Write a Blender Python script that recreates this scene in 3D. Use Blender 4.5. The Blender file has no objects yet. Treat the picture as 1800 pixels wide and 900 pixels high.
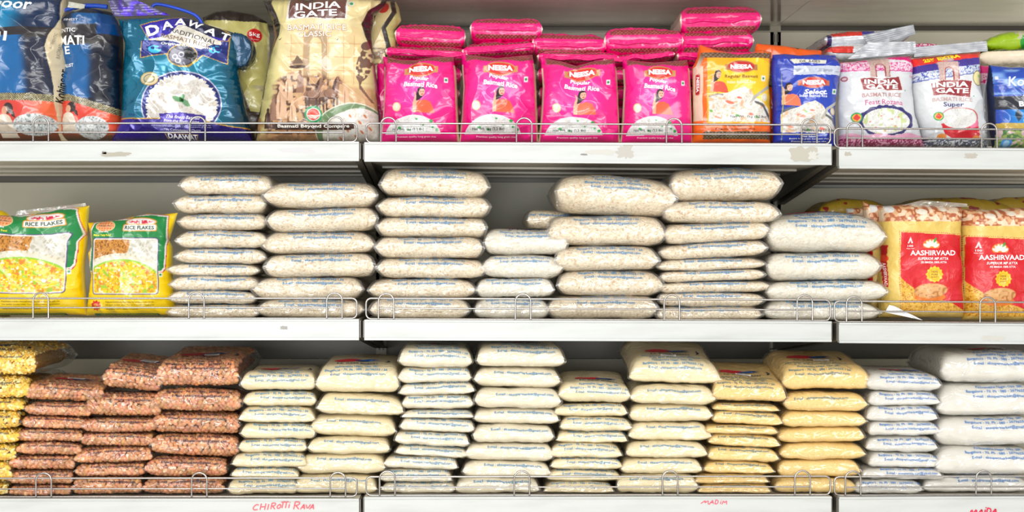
import bpy, math, random
import numpy as np
from mathutils import Vector

# ------------------------------------------------------------------ camera, light, exposure
S = 0.0011          # metres per photo pixel on the plane of the shelf fronts
D = 2.7             # camera distance to the shelf fronts
CZ = 1.30           # camera height
CX = (842-900)*S    # camera stands a little left of the frame centre
scn = bpy.context.scene
cam_d = bpy.data.cameras.new('camera'); cam = bpy.data.objects.new('camera', cam_d)
scn.collection.objects.link(cam); scn.camera = cam
cam.location = (CX, -D, CZ); cam.rotation_euler = (math.radians(90), 0, 0)
cam_d.sensor_width = 36; cam_d.lens = 36*D/(1800*S)
cam_d.shift_x = 58/1800; cam_d.clip_start = .05; cam_d.clip_end = 50
w = bpy.data.worlds.new('store_light'); scn.world = w; w.use_nodes = True
w.node_tree.nodes['Background'].inputs[0].default_value = (1.0, .985, .96, 1)
w.node_tree.nodes['Background'].inputs[1].default_value = 0.66
def area(name, loc, tgt, sx, sy, e, col=(1, .98, .95)):
    l = bpy.data.lights.new(name, 'AREA'); l.shape = 'RECTANGLE'; l.size = sx; l.size_y = sy
    l.energy = e; l.color = col
    o = bpy.data.objects.new(name, l); scn.collection.objects.link(o); o.location = loc
    o.rotation_euler = (Vector(tgt)-Vector(loc)).to_track_quat('-Z', 'Y').to_euler()
    return o
area('aisle_light', (-.3, -2.1, 2.7), (0, 0, 1.2), 3.6, .35, 14)
area('aisle_light', (0, -3.9, 2.6), (0, 0, 1.2), 4.2, .5, 50)
area('added_low_fill', (-.8, -5.2, 1.0), (0, 0, 1.5), 2.6, 1.1, 95, (.97, .99, 1))  # added low fill behind the camera, lifts the top shelf's underside and panel
area('ceiling_light', (0, -3.7, 2.95), (0, -3.7, 0), 6, 1.0, 120)
scn.view_settings.view_transform = 'Standard'
scn.view_settings.look = 'None'
scn.view_settings.gamma = 1
scn.view_settings.use_curve_mapping = False
scn.view_settings.exposure = -0.1

def PX(px, y=0.): return CX+(px-842)*S*(D+y)/D
def PZ(py, y=0.): return CZ+(450-py)*S*(D+y)/D

# ------------------------------------------------------------------ helpers
def lin(c):
    c = np.asarray(c, float)/255.
    return np.where(c <= .04045, c/12.92, ((c+.055)/1.055)**2.4)
def L4(c): return tuple(float(x) for x in lin(c))+(1,)
_tab = {}
def vn(x, y, seed=0):
    if seed not in _tab: _tab[seed] = np.random.RandomState(seed+11).rand(64, 64)
    t = _tab[seed]
    x = np.asarray(x, float)+17.3; y = np.asarray(y, float)+9.1
    xi = np.floor(x).astype(int); yi = np.floor(y).astype(int)
    fx = x-xi; fy = y-yi; fx = fx*fx*(3-2*fx); fy = fy*fy*(3-2*fy)
    a = t[xi % 64, yi % 64]; b = t[(xi+1) % 64, yi % 64]; c = t[xi % 64, (yi+1) % 64]; d = t[(xi+1) % 64, (yi+1) % 64]
    return (a*(1-fx)+b*fx)*(1-fy)+(c*(1-fx)+d*fx)*fy
def ridge(x, y, seed=0): return 1-np.abs(2*vn(x, y, seed)-1)
def ss(a, b, x):
    t = np.clip((x-a)/(b-a), 0, 1); return t*t*(3-2*t)

class MB:
    def __init__(s): s.v = []; s.f = []; s.m = []; s.c = []; s.n = 0
    def add(s, verts, faces, mat=0, col=(1, 1, 1)):
        verts = np.asarray(verts, float).reshape(-1, 3)
        faces = np.asarray(faces, int)
        col = np.asarray(col, float)
        if col.ndim == 1: col = np.tile(col, (len(verts), 1))
        s.v.append(verts); s.f.append(faces+s.n); s.m.append(mat); s.c.append(col); s.n += len(verts)
    def grid(s, X, Y, Z, mat=0, col=(1, 1, 1), flip=False):
        n, m = X.shape
        i = np.arange(n*m).reshape(n, m)
        f = np.stack([i[:-1, :-1], i[1:, :-1], i[1:, 1:], i[:-1, 1:]], -1).reshape(-1, 4)
        if flip: f = f[:, ::-1]
        col = np.asarray(col, float)
        if col.ndim == 3: col = col.reshape(-1, 3)
        s.add(np.stack([X, Y, Z], -1).reshape(-1, 3), f, mat, col)
    def box(s, x0, x1, y0, y1, z0, z1, mat=0, col=(1, 1, 1), zr=None):
        # zr = (z0,z1) at the right-hand end for a board that is not quite level
        a, b = (z0, z1) if zr is None else zr
        v = [(x0, y0, z0), (x1, y0, a), (x1, y1, a), (x0, y1, z0), (x0, y0, z1), (x1, y0, b), (x1, y1, b), (x0, y1, z1)]
        f = [(3, 2, 1, 0), (4, 5, 6, 7), (0, 1, 5, 4), (1, 2, 6, 5), (2, 3, 7, 6), (3, 0, 4, 7)]
        s.add(v, f, mat, col)
    def tube(s, pts, r, n=8, closed=False, mat=0, col=(1, 1, 1)):
        P = np.asarray(pts, float); k = len(P)
        T = np.zeros_like(P)
        if closed: T = np.roll(P, -1, 0)-np.roll(P, 1, 0)
        else: T[1:-1] = P[2:]-P[:-2]; T[0] = P[1]-P[0]; T[-1] = P[-1]-P[-2]
        T /= np.linalg.norm(T, axis=1)[:, None]+1e-12
        ref = np.array([0, 1., 0]) if abs(T[:, 1]).max() < .9 else np.array([.37, .2, .9])
        A = np.cross(T, ref); A /= np.linalg.norm(A, axis=1)[:, None]+1e-12
        B = np.cross(T, A)
        th = np.linspace(0, 2*np.pi, n, endpoint=False)
        R = np.broadcast_to(np.asarray(r, float), (k,))
        V = P[:, None]+R[:, None, None]*(A[:, None]*np.cos(th)[None, :, None]+B[:, None]*np.sin(th)[None, :, None])
        i = np.arange(k*n).reshape(k, n); j = np.roll(i, -1, 1)
        if closed: i2 = np.roll(i, -1, 0); j2 = np.roll(j, -1, 0)
        else: i2 = i[1:]; j2 = j[1:]; i = i[:-1]; j = j[:-1]
        s.add(V.reshape(-1, 3), np.stack([i, j, j2, i2], -1).reshape(-1, 4), mat, col)
    def build(s, name, mats, parent=None, smooth=True, loc=None):
        me = bpy.data.meshes.new(name)
        V = np.concatenate(s.v); C = np.concatenate(s.c)
        if loc is not None: V = V-np.asarray(loc, float)
        fl = []; tot = []; mi = []
        for f, m in zip(s.f, s.m):
            fl.append(f.reshape(-1)); tot.append(np.full(len(f), f.shape[1])); mi.append(np.full(len(f), m))
        fl = np.concatenate(fl); tot = np.concatenate(tot); mi = np.concatenate(mi)
        me.vertices.add(len(V)); me.vertices.foreach_set('co', V.astype(np.float32).ravel())
        me.loops.add(len(fl)); me.loops.foreach_set('vertex_index', fl.astype(np.int32))
        me.polygons.add(len(tot))
        st = np.concatenate([[0], np.cumsum(tot)[:-1]])
        me.polygons.foreach_set('loop_start', st.astype(np.int32))
        me.polygons.foreach_set('loop_total', tot.astype(np.int32))
        me.polygons.foreach_set('material_index', mi.astype(np.int32))
        me.polygons.foreach_set('use_smooth', np.full(len(tot), smooth))
        me.update(calc_edges=True)
        ca = me.color_attributes.new('Col', 'FLOAT_COLOR', 'POINT')
        ca.data.foreach_set('color', np.concatenate([C, np.ones((len(C), 1))], 1).astype(np.float32).ravel())
        for m in (mats if isinstance(mats, (list, tuple)) else [mats]): me.materials.append(m)
        o = bpy.data.objects.new(name, me); scn.collection.objects.link(o)
        if parent is not None: o.parent = parent
        if loc is not None and parent is None: o.location = loc
        return o
def tag(o, label=None, cat=None, group=None, kind=None):
    if label: o['label'] = label
    if cat: o['category'] = cat
    if group: o['group'] = group
    if kind: o['kind'] = kind
    return o
def empty(name, loc=(0, 0, 0), rot=(0, 0, 0)):
    o = bpy.data.objects.new(name, None); scn.collection.objects.link(o)
    o.empty_display_size = .05; o.location = loc; o.rotation_euler = rot; return o

# ------------------------------------------------------------------ materials
def mat(name, col=None, rough=.4, metal=0., coat=0., bump=None, attr=False, noise=None, spec=.5):
    m = bpy.data.materials.new(name); m.use_nodes = True
    nt = m.node_tree; b = nt.nodes['Principled BSDF']
    b.inputs['Roughness'].default_value = rough; b.inputs['Metallic'].default_value = metal
    b.inputs['Coat Weight'].default_value = coat; b.inputs['Coat Roughness'].default_value = .08
    b.inputs['Specular IOR Level'].default_value = spec
    tc = nt.nodes.new('ShaderNodeTexCoord')
    if attr:
        a = nt.nodes.new('ShaderNodeAttribute'); a.attribute_name = 'Col'
        nt.links.new(a.outputs['Color'], b.inputs['Base Color'])
    elif noise:
        sc, c2, lo, hi, stretch = noise
        mp = nt.nodes.new('ShaderNodeMapping'); mp.inputs['Scale'].default_value = stretch
        n = nt.nodes.new('ShaderNodeTexNoise'); n.inputs['Scale'].default_value = sc; n.inputs['Detail'].default_value = 5
        r = nt.nodes.new('ShaderNodeValToRGB'); r.color_ramp.elements[0].position = lo; r.color_ramp.elements[1].position = hi
        r.color_ramp.elements[0].color = L4(col); r.color_ramp.elements[1].color = L4(c2)
        nt.links.new(tc.outputs['Object'], mp.inputs[0]); nt.links.new(mp.outputs[0], n.inputs['Vector'])
        nt.links.new(n.outputs['Fac'], r.inputs[0]); nt.links.new(r.outputs[0], b.inputs['Base Color'])
    elif col is not None: b.inputs['Base Color'].default_value = L4(col)
    if bump:
        sc, st, dist, stretch = bump
        mp = nt.nodes.new('ShaderNodeMapping'); mp.inputs['Scale'].default_value = stretch
        n = nt.nodes.new('ShaderNodeTexNoise'); n.inputs['Scale'].default_value = sc; n.inputs['Detail'].default_value = 3
        n.inputs['Distortion'].default_value = .6
        bp = nt.nodes.new('ShaderNodeBump'); bp.inputs['Strength'].default_value = st; bp.inputs['Distance'].default_value = dist
        nt.links.new(tc.outputs['Object'], mp.inputs[0]); nt.links.new(mp.outputs[0], n.inputs['Vector'])
        nt.links.new(n.outputs['Fac'], bp.inputs['Height']); nt.links.new(bp.outputs[0], b.inputs['Normal'])
        if coat: nt.links.new(bp.outputs[0], b.inputs['Coat Normal'])
    return m
def film_mat(name, haze=.05, tint=(255, 255, 255), sc=26, gl=.9):
    m = bpy.data.materials.new(name); m.use_nodes = True
    nt = m.node_tree; N = nt.nodes; Lk = nt.links; N.clear()
    out = N.new('ShaderNodeOutputMaterial')
    tr = N.new('ShaderNodeBsdfTransparent'); tr.inputs[0].default_value = L4(tint)
    gs = N.new('ShaderNodeBsdfGlossy'); gs.inputs['Roughness'].default_value = .09; gs.inputs[0].default_value = (1, 1, 1, 1)
    df = N.new('ShaderNodeBsdfDiffuse'); df.inputs[0].default_value = (.95, .95, .95, 1)
    fr = N.new('ShaderNodeFresnel'); fr.inputs['IOR'].default_value = 1.5
    tc = N.new('ShaderNodeTexCoord'); oi = N.new('ShaderNodeObjectInfo')
    ad = N.new('ShaderNodeVectorMath'); ad.operation = 'ADD'
    Lk.new(tc.outputs['Object'], ad.inputs[0]); Lk.new(oi.outputs['Location'], ad.inputs[1])
    mp = N.new('ShaderNodeMapping'); mp.inputs['Scale'].default_value = (1, 1, 1.3)
    n = N.new('ShaderNodeTexNoise'); n.inputs['Scale'].default_value = sc; n.inputs['Detail'].default_value = 2; n.inputs['Distortion'].default_value = .5
    a1 = N.new('ShaderNodeMath'); a1.operation = 'SUBTRACT'; a1.inputs[1].default_value = .5
    a2 = N.new('ShaderNodeMath'); a2.operation = 'ABSOLUTE'
    bp = N.new('ShaderNodeBump'); bp.inputs['Strength'].default_value = .8; bp.inputs['Distance'].default_value = .018
    Lk.new(ad.outputs[0], mp.inputs[0]); Lk.new(mp.outputs[0], n.inputs['Vector'])
    Lk.new(n.outputs['Fac'], a1.inputs[0]); Lk.new(a1.outputs[0], a2.inputs[0]); Lk.new(a2.outputs[0], bp.inputs['Height'])
    Lk.new(bp.outputs[0], gs.inputs['Normal']); Lk.new(bp.outputs[0], fr.inputs['Normal'])
    mu = N.new('ShaderNodeMath'); mu.operation = 'MULTIPLY_ADD'; mu.inputs[1].default_value = gl*2.2; mu.inputs[2].default_value = .0; mu.use_clamp = True
    Lk.new(fr.outputs[0], mu.inputs[0])
    mn = N.new('ShaderNodeMath'); mn.operation = 'MINIMUM'; mn.inputs[1].default_value = .42; Lk.new(mu.outputs[0], mn.inputs[0]); mu = mn
    m1 = N.new('ShaderNodeMixShader'); m1.inputs[0].default_value = haze
    Lk.new(tr.outputs[0], m1.inputs[1]); Lk.new(df.outputs[0], m1.inputs[2])
    m2 = N.new('ShaderNodeMixShader'); Lk.new(mu.outputs[0], m2.inputs[0]); Lk.new(m1.outputs[0], m2.inputs[1]); Lk.new(gs.outputs[0], m2.inputs[2])
    Lk.new(m2.outputs[0], out.inputs[0])
    return m
def flakes_mat(name, c1, c2, c3, scale):
    m = bpy.data.materials.new(name); m.use_nodes = True
    nt = m.node_tree; N = nt.nodes; Lk = nt.links; b = N['Principled BSDF']; b.inputs['Roughness'].default_value = .7
    tc = N.new('ShaderNodeTexCoord'); oi = N.new('ShaderNodeObjectInfo')
    ad = N.new('ShaderNodeVectorMath'); ad.operation = 'ADD'
    Lk.new(tc.outputs['Object'], ad.inputs[0]); Lk.new(oi.outputs['Location'], ad.inputs[1])
    nz = N.new('ShaderNodeTexNoise'); nz.inputs['Scale'].default_value = 60
    mx = N.new('ShaderNodeVectorMath'); mx.operation = 'MULTIPLY_ADD'; mx.inputs[1].default_value = (.012, .012, .012)
    Lk.new(ad.outputs[0], nz.inputs['Vector']); Lk.new(nz.outputs['Color'], mx.inputs[0]); Lk.new(ad.outputs[0], mx.inputs[2])
    vo = N.new('ShaderNodeTexVoronoi'); vo.inputs['Scale'].default_value = scale
    Lk.new(mx.outputs[0], vo.inputs['Vector'])
    r = N.new('ShaderNodeValToRGB'); e = r.color_ramp.elements
    e[0].color = L4(c1); e[1].color = L4(c2); e[1].position = .55
    q = r.color_ramp.elements.new(.9); q.color = L4(c2); q = r.color_ramp.elements.new(.97); q.color = L4(c3)
    sp = N.new('ShaderNodeSeparateColor'); Lk.new(vo.outputs['Color'], sp.inputs[0]); Lk.new(sp.outputs[0], r.inputs[0])
    Lk.new(r.outputs[0], b.inputs['Base Color'])
    bp = N.new('ShaderNodeBump'); bp.inputs['Strength'].default_value = .6; bp.inputs['Distance'].default_value = .002; bp.invert = True
    Lk.new(vo.outputs['Distance'], bp.inputs['Height']); Lk.new(bp.outputs[0], b.inputs['Normal'])
    return m
M = {}
M['lip'] = mat('painted_white_steel', (196, 199, 197), .32, noise=(7, (184, 187, 184), .45, .75, (1, 1, 8)))
M['board'] = mat('shelf_steel', (196, 190, 176), .35, noise=(5, (186, 180, 166), .4, .7, (1, 6, 1)))
M['panel'] = mat('back_panel_steel', (196, 192, 172), .38, noise=(4, (184, 180, 160), .4, .7, (1, 1, 1)))
M['panel_lit'] = mat('lit_back_panel', (244, 238, 218), .38)  # back panel steel with the top row's brightness put into its colour
M['board_lit'] = mat('lit_shelf_steel', (240, 237, 226), .25, coat=1., noise=(3, (214, 211, 200), .4, .7, (1, 4, 1)))  # shelf steel lightened in colour to imitate light on the topmost underside
M['dark'] = mat('bracket_steel', (96, 92, 84), .4, metal=.3)
M['wire'] = mat('chromed_wire', (176, 172, 168), .22, metal=1.)
M['art'] = mat('printed_plastic', rough=.28, attr=True, coat=.6, bump=(18, .3, .014, (1, 1, 1)))
M['artmatte'] = mat('woven_plastic', rough=.4, attr=True, coat=.25, bump=(40, .4, .01, (1, 1, 1)))
M['foil'] = mat('metallic_print', rough=.26, attr=True, metal=.35, coat=.6, bump=(15, .45, .016, (1, 1, 1)))
M['ink'] = mat('ink', rough=.4, attr=True)
M['film'] = film_mat("clear_film", haze=.09)
M['filmn'] = film_mat('clear_film_crisp', haze=.0, sc=30, gl=.75)
M['filmp'] = film_mat('clear_film_thin', haze=.02, sc=24)
M['poha'] = flakes_mat('rice_flakes', (204, 184, 150), (232, 218, 190), (196, 160, 118), 300)
M['pohaw'] = flakes_mat('white_rice_flakes', (214, 204, 184), (230, 224, 208), (232, 216, 190), 240)
M['cream'] = mat('semolina', (236, 222, 184), .8, noise=(300, (229, 212, 170), .4, .7, (1, 1, 1)))
M['cream2'] = mat('pale_semolina', (233, 224, 200), .8, noise=(300, (227, 215, 186), .4, .7, (1, 1, 1)))
M['yellow'] = mat('yellow_meal', (240, 210, 140), .8, noise=(260, (233, 198, 118), .4, .7, (1, 1, 1)))
M['white'] = mat('white_flour', (226, 223, 214), .8, noise=(40, (220, 216, 206), .4, .7, (1, 1, 1)))
M['nut'] = mat('peanuts', rough=.5, attr=True)
M['nutbase'] = mat('peanut_mass', (176, 108, 70), .7)
M['dalbase'] = mat('lentil_mass', (214, 160, 50), .7)
M['sticker'] = mat('sticker_paper', rough=.45, attr=True)
M['floor'] = mat('floor_tile', (238, 235, 228), .35, noise=(3, (230, 226, 218), .4, .7, (1, 1, 1)))
M['wallm'] = mat('wall_paint', (222, 220, 212), .7, noise=(3, (214, 212, 204), .4, .7, (1, 1, 1)))

# ------------------------------------------------------------------ lettering
_tc = {}
def text2d(s, bold=0.):
    k = (s, bold)
    if k in _tc: return _tc[k]
    cu = bpy.data.curves.new('t', 'FONT'); cu.body = s; cu.size = 1; cu.resolution_u = 2; cu.offset = bold
    o = bpy.data.objects.new('t', cu); scn.collection.objects.link(o)
    bpy.context.view_layer.update()
    me = o.evaluated_get(bpy.context.evaluated_depsgraph_get()).to_mesh()
    V = np.array([v.co[:2] for v in me.vertices]); T = []
    me.calc_loop_triangles()
    T = np.array([t.vertices[:] for t in me.loop_triangles])
    o.to_mesh_clear(); bpy.data.objects.remove(o); bpy.data.curves.remove(cu)
    mn = V.min(0); mx = V.max(0)
    _tc[k] = (V, T, mn, mx); return _tc[k]
def place_text(s, cx, cy, wd, ht, rot=0, bold=.012, arch=0., slant=0.):
    """2d text fitted in a box, +y up; returns verts and tris"""
    V, T, mn, mx = text2d(s, bold)
    p = (V-(mn+mx)/2)/(mx-mn)
    x = p[:, 0]*wd; y = p[:, 1]*ht
    y = y+arch*(1-4*p[:, 0]**2); x = x+slant*y
    c, n = math.cos(math.radians(rot)), math.sin(math.radians(rot))
    return np.stack([cx+c*x-n*y, cy+n*x+c*y], -1), T

def refine(q, T, col, mx):
    """split long triangles so that lettering follows the creases"""
    q = np.asarray(q, float); T = np.asarray(T)
    for _ in range(4):
        e = np.max([np.hypot(*(q[T[:, i]]-q[T[:, (i+1) % 3]]).T) for i in range(3)], axis=0)
        big = e > mx
        if not big.any(): break
        t = T[big]; n = len(q)
        # longest edge split
        L_ = np.stack([np.hypot(*(q[t[:, i]]-q[t[:, (i+1) % 3]]).T) for i in range(3)], 1); k = L_.argmax(1)
        ar = np.arange(len(t)); A_, B_, C_2 = t[ar, k], t[ar, (k+1) % 3], t[ar, (k+2) % 3]
        m = (q[A_]+q[B_])/2; mi = n+ar; q = np.concatenate([q, m])
        T = np.concatenate([T[~big], np.stack([A_, mi, C_2], 1), np.stack([mi, B_, C_2], 1)])
    return q, T

# ------------------------------------------------------------------ setting
def structure(name, x0, x1, y0, y1, z0, z1, m):
    b = MB(); b.box(x0, x1, y0, y1, z0, z1); o = b.build(name, m, smooth=False); tag(o, kind='structure'); return o
structure('floor', -4, 4, -5, 1.0, -.1, 0, M['floor'])
structure('wall_back', -4, 4, .6, .7, 0, 3.2, M['wallm'])

# ------------------------------------------------------------------ shelving
DEP = .52
rows = {0: dict(L=(-62, -62, -29, -29), M=(-62, -62, -29, -29), R=(-62, -62, -29, -29)),
        1: dict(L=(250, 250.5, 283, 284), M=(251, 254, 284, 290), R=(260, 262, 296, 298)),
        2: dict(L=(561, 562, 597, 598), M=(562, 565, 597, 600), R=(567, 569, 602, 606)),
        3: dict(L=(876, 875, 911, 910), M=(873, 872, 908, 907), R=(873, 872, 908, 907))}
bays = dict(L=(-330, 631.5), M=(641, 1460), R=(1473.5, 2120))
bn = dict(L='left', M='middle', R='right')
rn = {0: 'topmost', 1: 'upper', 2: 'middle', 3: 'lowest'}
def lerp(a, b, t): return a+(b-a)*t
def shelf_z(row, bay, px):
    t0, t1, _, _ = rows[row][bay]; x0, x1 = bays[bay]
    if bay == 'M': return PZ(lerp(t0, t1, (px-x0)/(x1-x0)))
    if bay == 'L': return PZ(t0 if row != 3 else lerp(876, 875, min(1, max(0, px/632))))
    return PZ(t0+(t1-t0)*(px-1473)/327)
uniq = np.random.RandomState(3)
for r in rows:
    for bname, (x0, x1) in bays.items():
        if r == 0: x0, x1 = {'L': (-330, 635), 'M': (636, 1467), 'R': (1468, 2120)}[bname]
        if bname == 'L': zl0 = zl1 = PZ(rows[r][bname][0]); zb0 = zb1 = PZ(rows[r][bname][2])
        elif bname == 'M':
            zl0, zl1, zb0, zb1 = [PZ(v) for v in rows[r][bname]]
        else:
            zl0 = shelf_z(r, 'R', x0); zl1 = shelf_z(r, 'R', x1)
            zb0 = zl0-(rows[r]['R'][2]-rows[r]['R'][0])*S; zb1 = zl1-(rows[r]['R'][2]-rows[r]['R'][0])*S
        X0, X1 = PX(x0), PX(x1)
        root = empty('shelf', ((X0+X1)/2, 0, zb0))
        wh = {0: 'underside over branded bags', 1: 'carrying the branded rice bags', 2: 'carrying the pouches of rice flakes', 3: 'carrying pouches of nuts and flour'}[r]
        tag(root, f'{bn[bname]} bay {rn[r]} white steel shelf, {wh}', 'shelf', 'white steel shelves of the display')
        L = root.location
        b = MB()   # board with folded ribs under it
        b.box(X0, X1, .003, DEP, zb0+.004, zl0-.0003, zr=(zb1+.004, zl1-.0003))
        for yy in ((.2, .36, .5) if r else ()):
            b.box(X0+.02, X1-.02, yy, yy+.012, zb0, zb0+.0042, zr=(zb1, zb1+.0042))
        o = b.build('board', M['board' if r else 'board_lit'], None, smooth=False, loc=L); o.parent = root; o.location = (0, 0, 0)
        b = MB()   # front channel: face, top bead, bottom bead
        b.box(X0, X1, -.006, .004, zb0, zl0, zr=(zb1, zl1))
        b.box(X0, X1, -.0085, -.004, zl0-.003, zl0+.0004, zr=(zl1-.003, zl1+.0004))
        b.box(X0, X1, -.0085, -.004, zb0-.0006, zb0+.004, zr=(zb1-.0006, zb1+.004))
        o = b.build('front_channel', M['lip'], None, smooth=False, loc=L); o.parent = root; o.location = (0, 0, 0)
        for side, xx in () if r == 0 else ((0, X0-.0035), (1, X1+.0005)):
            b = MB(); zt = (zl0, zl1)[side]-.002; zb = (zb0, zb1)[side]+.004
            prof = [(.0, zt), (.0, zb), (DEP, zb-.055), (DEP+.012, zb-.055), (DEP+.012, zt)]
            v = [(xx, y, z) for y, z in prof]+[(xx+.003, y, z) for y, z in prof]
            f4 = [(i, (i+1) % 5, (i+1) % 5+5, i+5) for i in range(5)]
            b.add(v, f4); b.add(v, [(4, 3, 2, 1, 0)]); b.add(v, [(5, 6, 7, 8, 9)])
            # turned lip along the lower edge
            xi = xx+(.003 if side == 0 else -.010)
            zc = zb-.055
            b.add([(xi, .01, zb-.0015), (xi+.010, .01, zb-.0015), (xi+.010, DEP, zc), (xi, DEP, zc),
                   (xi, .01, zb+.0005), (xi+.010, .01, zb+.0005), (xi+.010, DEP, zc+.002), (xi, DEP, zc+.002)],
                  [(3, 2, 1, 0), (4, 5, 6, 7), (0, 1, 5, 4), (1, 2, 6, 5), (2, 3, 7, 6), (3, 0, 4, 7)])
            o = b.build('bracket', M['dark'] if r else M['panel'], None, smooth=False, loc=L); o.parent = root; o.location = (0, 0, 0)
# back frame: panels between the rows, cross bars, uprights
root = empty('shelving_frame', (0, .43, 0)); tag(root, 'grey steel back frame of the shelving, with panels, crossbars and uprights', 'shelving')
def bpart(name, args, m):
    b = MB(); b.box(*args); o = b.build(name, m, None, smooth=False, loc=root.location); o.parent = root; o.location = (0, 0, 0); return o
YB = .533
cols = [(PX(-330, YB), PX(669, YB)), (PX(671, YB), PX(1363, YB)), (PX(1365, YB), PX(2100, YB))]
for i, (xa, xb) in enumerate(cols):
    for (pt, pb) in ((54, 300), (321 if i != 2 else 331, 575), (631, 900)):
        bp_ = bpart('back_panel', (xa+.003, xb-.003, YB+.004, YB+.016, PZ(pb, YB), PZ(pt, YB)), M['panel_lit' if pt == 54 else 'panel'])
        pr_ = bpart('panel_rim', (xa+.003, xb-.003, YB-.001, YB+.005, PZ(pt, YB)-.003, PZ(pt, YB)), M['panel']); pr_.parent = bp_
    for pt in (50, 320, 632):
        bpart('crossbar', (xa, xb, YB+.018, YB+.03, PZ(pt+4, YB), PZ(pt-60, YB)), M['dark'])
    bpart('kick_panel', (xa+.003, xb-.003, YB+.004, YB+.016, .05, PZ(905, YB)), M['panel'])
for px in (-340, 670, 1364, 2105):
    b = MB(); x = PX(px, YB)
    b.box(x-.012, x+.012, YB+.004, YB+.05, 0, 2.1)
    o = up_ = b.build('upright', M['panel'], None, smooth=False, loc=root.location); o.parent = root; o.location = (0, 0, 0)
    b = MB()
    for k in range(44):
        z = .2+k*.042
        for dx in (-.006, .003): b.box(x+dx, x+dx+.0035, YB+.0025, YB+.0045, z, z+.018)
    o = b.build('slots', M['dark'], None, smooth=False, loc=root.location); o.parent = up_; o.location = (0, 0, 0)

# marks on the front channels ---------------------------------------------------
def channel(s): return [c for c in s.children if c.name.startswith('front_channel')][0]
def blob(cx, cy, w_, h_, seed, col, n=26, y=-.0064, name='paper_residue', lab=None, shelf=None):
    rs = np.random.RandomState(seed); b = MB(); col = np.array(col)*.86
    th = np.linspace(0, 2*np.pi, n, endpoint=False)
    rr = .75+.5*rs.rand(n)
    sq = 1/np.maximum(np.abs(np.cos(th)), np.abs(np.sin(th)))
    px = cx+np.cos(th)*w_/2*rr*np.minimum(sq, 1.25); py = cy+np.sin(th)*h_/2*rr*np.minimum(sq, 1.25)
    V = [(PX(a), y, PZ(c)) for a, c in zip(px, py)]+[(PX(cx), y, PZ(cy))]
    V += [(PX(a), y+.0004, PZ(c)) for a, c in zip(px, py)]
    b.add(V, [(n, (i+1) % n, i) for i in range(n)], col=lin(col))
    b.add(V, [(i, (i+1) % n, (i+1) % n+n+1, i+n+1) for i in range(n)], col=lin(col))
    o = b.build(name, M['sticker'], None, smooth=False, loc=shelf.location); o.parent = channel(shelf); o.location = (0, 0, 0)
    if lab: o['label'] = lab
shelves = [o for o in scn.collection.objects if o.name.startswith('shelf') and not o.name.startswith('shelving')]
def sh(r, b): return shelves[r*3+'LMR'.index(b)]
blob(204, 272, 48, 8, 1, (190, 184, 168), shelf=sh(1, 'L'))
blob(185, 269, 8, 5, 2, (150, 146, 136), shelf=sh(1, 'L'))
blob(1055, 268, 50, 9, 3, (222, 220, 212), shelf=sh(1, 'M')); blob(1098, 267, 26, 22, 4, (206, 202, 192), shelf=sh(1, 'M'))
blob(1026, 272, 12, 3, 5, (150, 148, 142), shelf=sh(1, 'M'))
blob(1412, 272, 44, 24, 6, (202, 197, 182), shelf=sh(1, 'M')); blob(1427, 274, 14, 14, 7, (226, 224, 216), y=-.0068, shelf=sh(1, 'M'))
blob(1489, 271, 11, 7, 8, (196, 190, 176), shelf=sh(1, 'R')); blob(1705, 275, 20, 9, 9, (200, 194, 182), shelf=sh(1, 'R'))
blob(500, 576, 12, 6, 10, (176, 174, 168), shelf=sh(2, 'L')); blob(1745, 594, 40, 8, 12, (224, 221, 213), shelf=sh(2, 'R'))
blob(520, 264, 60, 8, 13, (224, 224, 226), shelf=sh(1, 'L'))
def strokes(polys, col, r, shelf, name='handwriting', lab=None, y=-.0068):
    b = MB()
    for P in polys:
        P = np.array(P, float)
        if len(P) > 2:   # soften the hand drawn line
            q = [P[0]]
            for i in range(len(P)-1):
                q += [P[i]*.75+P[i+1]*.25, P[i]*.25+P[i+1]*.75]
            q.append(P[-1]); P = np.array(q)
        V = np.array([(PX(a), 0, PZ(c)) for a, c in P])
        T = np.gradient(V, axis=0); Nn = np.stack([-T[:, 2], 0*T[:, 0], T[:, 0]], -1); Nn /= np.linalg.norm(Nn, axis=1)[:, None]+1e-9
        a = V+Nn*r; c = V-Nn*r; y -= .00003; a[:, 1] = c[:, 1] = y
        n = len(V)
        i = np.arange(n-1)
        b.add(np.concatenate([a, c]), np.stack([i, i+1, i+1+n, i+n], -1), col=lin(col))
    o = b.build(name, M['ink'], None, smooth=False, loc=shelf.location); o.parent = channel(shelf); o.location = (0, 0, 0)
    if lab: o['label'] = lab
# CHIROTTI RAVA
Lt = []
def ltr(x, y, h, w_, segs, sl=.22):
    for sg in segs: Lt.append([(x+px*w_+(1-py)*h*sl, y-h+py*h) for px, py in sg])
C_ = [[(1, .12), (.6, 0), (.15, .3), (0, .75), (.3, 1), (.95, .9)]]
H_ = [[(0, 0), (0, 1)], [(0, .55), (1, .5)], [(1, 0), (1, 1)]]
I_ = [[(.4, 0), (.4, 1)]]
R_ = [[(.1, 1), (.1, 0)], [(.1, .02), (.8, .0), (1, .25), (.6, .48), (.1, .5)], [(.35, .5), (1, 1)]]
O_ = [[(.5, .2), (.05, .45), (.1, .9), (.6, 1), (1, .6), (.8, .2), (.45, .2)]]
T_ = [[(0, .08), (1, 0)], [(.5, .05), (.5, 1)]]
i_ = [[(.4, .3), (.4, 1)], [(.45, -.05), (.55, .08)]]
A_ = [[(0, 1), (.55, .1), (.65, .1), (1, 1)], [(.2, .65), (.9, .6)]]
V_ = [[(0, .1), (.5, 1), (.95, .05)]]
M_ = [[(0, 1), (.15, .1), (.5, .8), (.85, .05), (1, 1)]]
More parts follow.
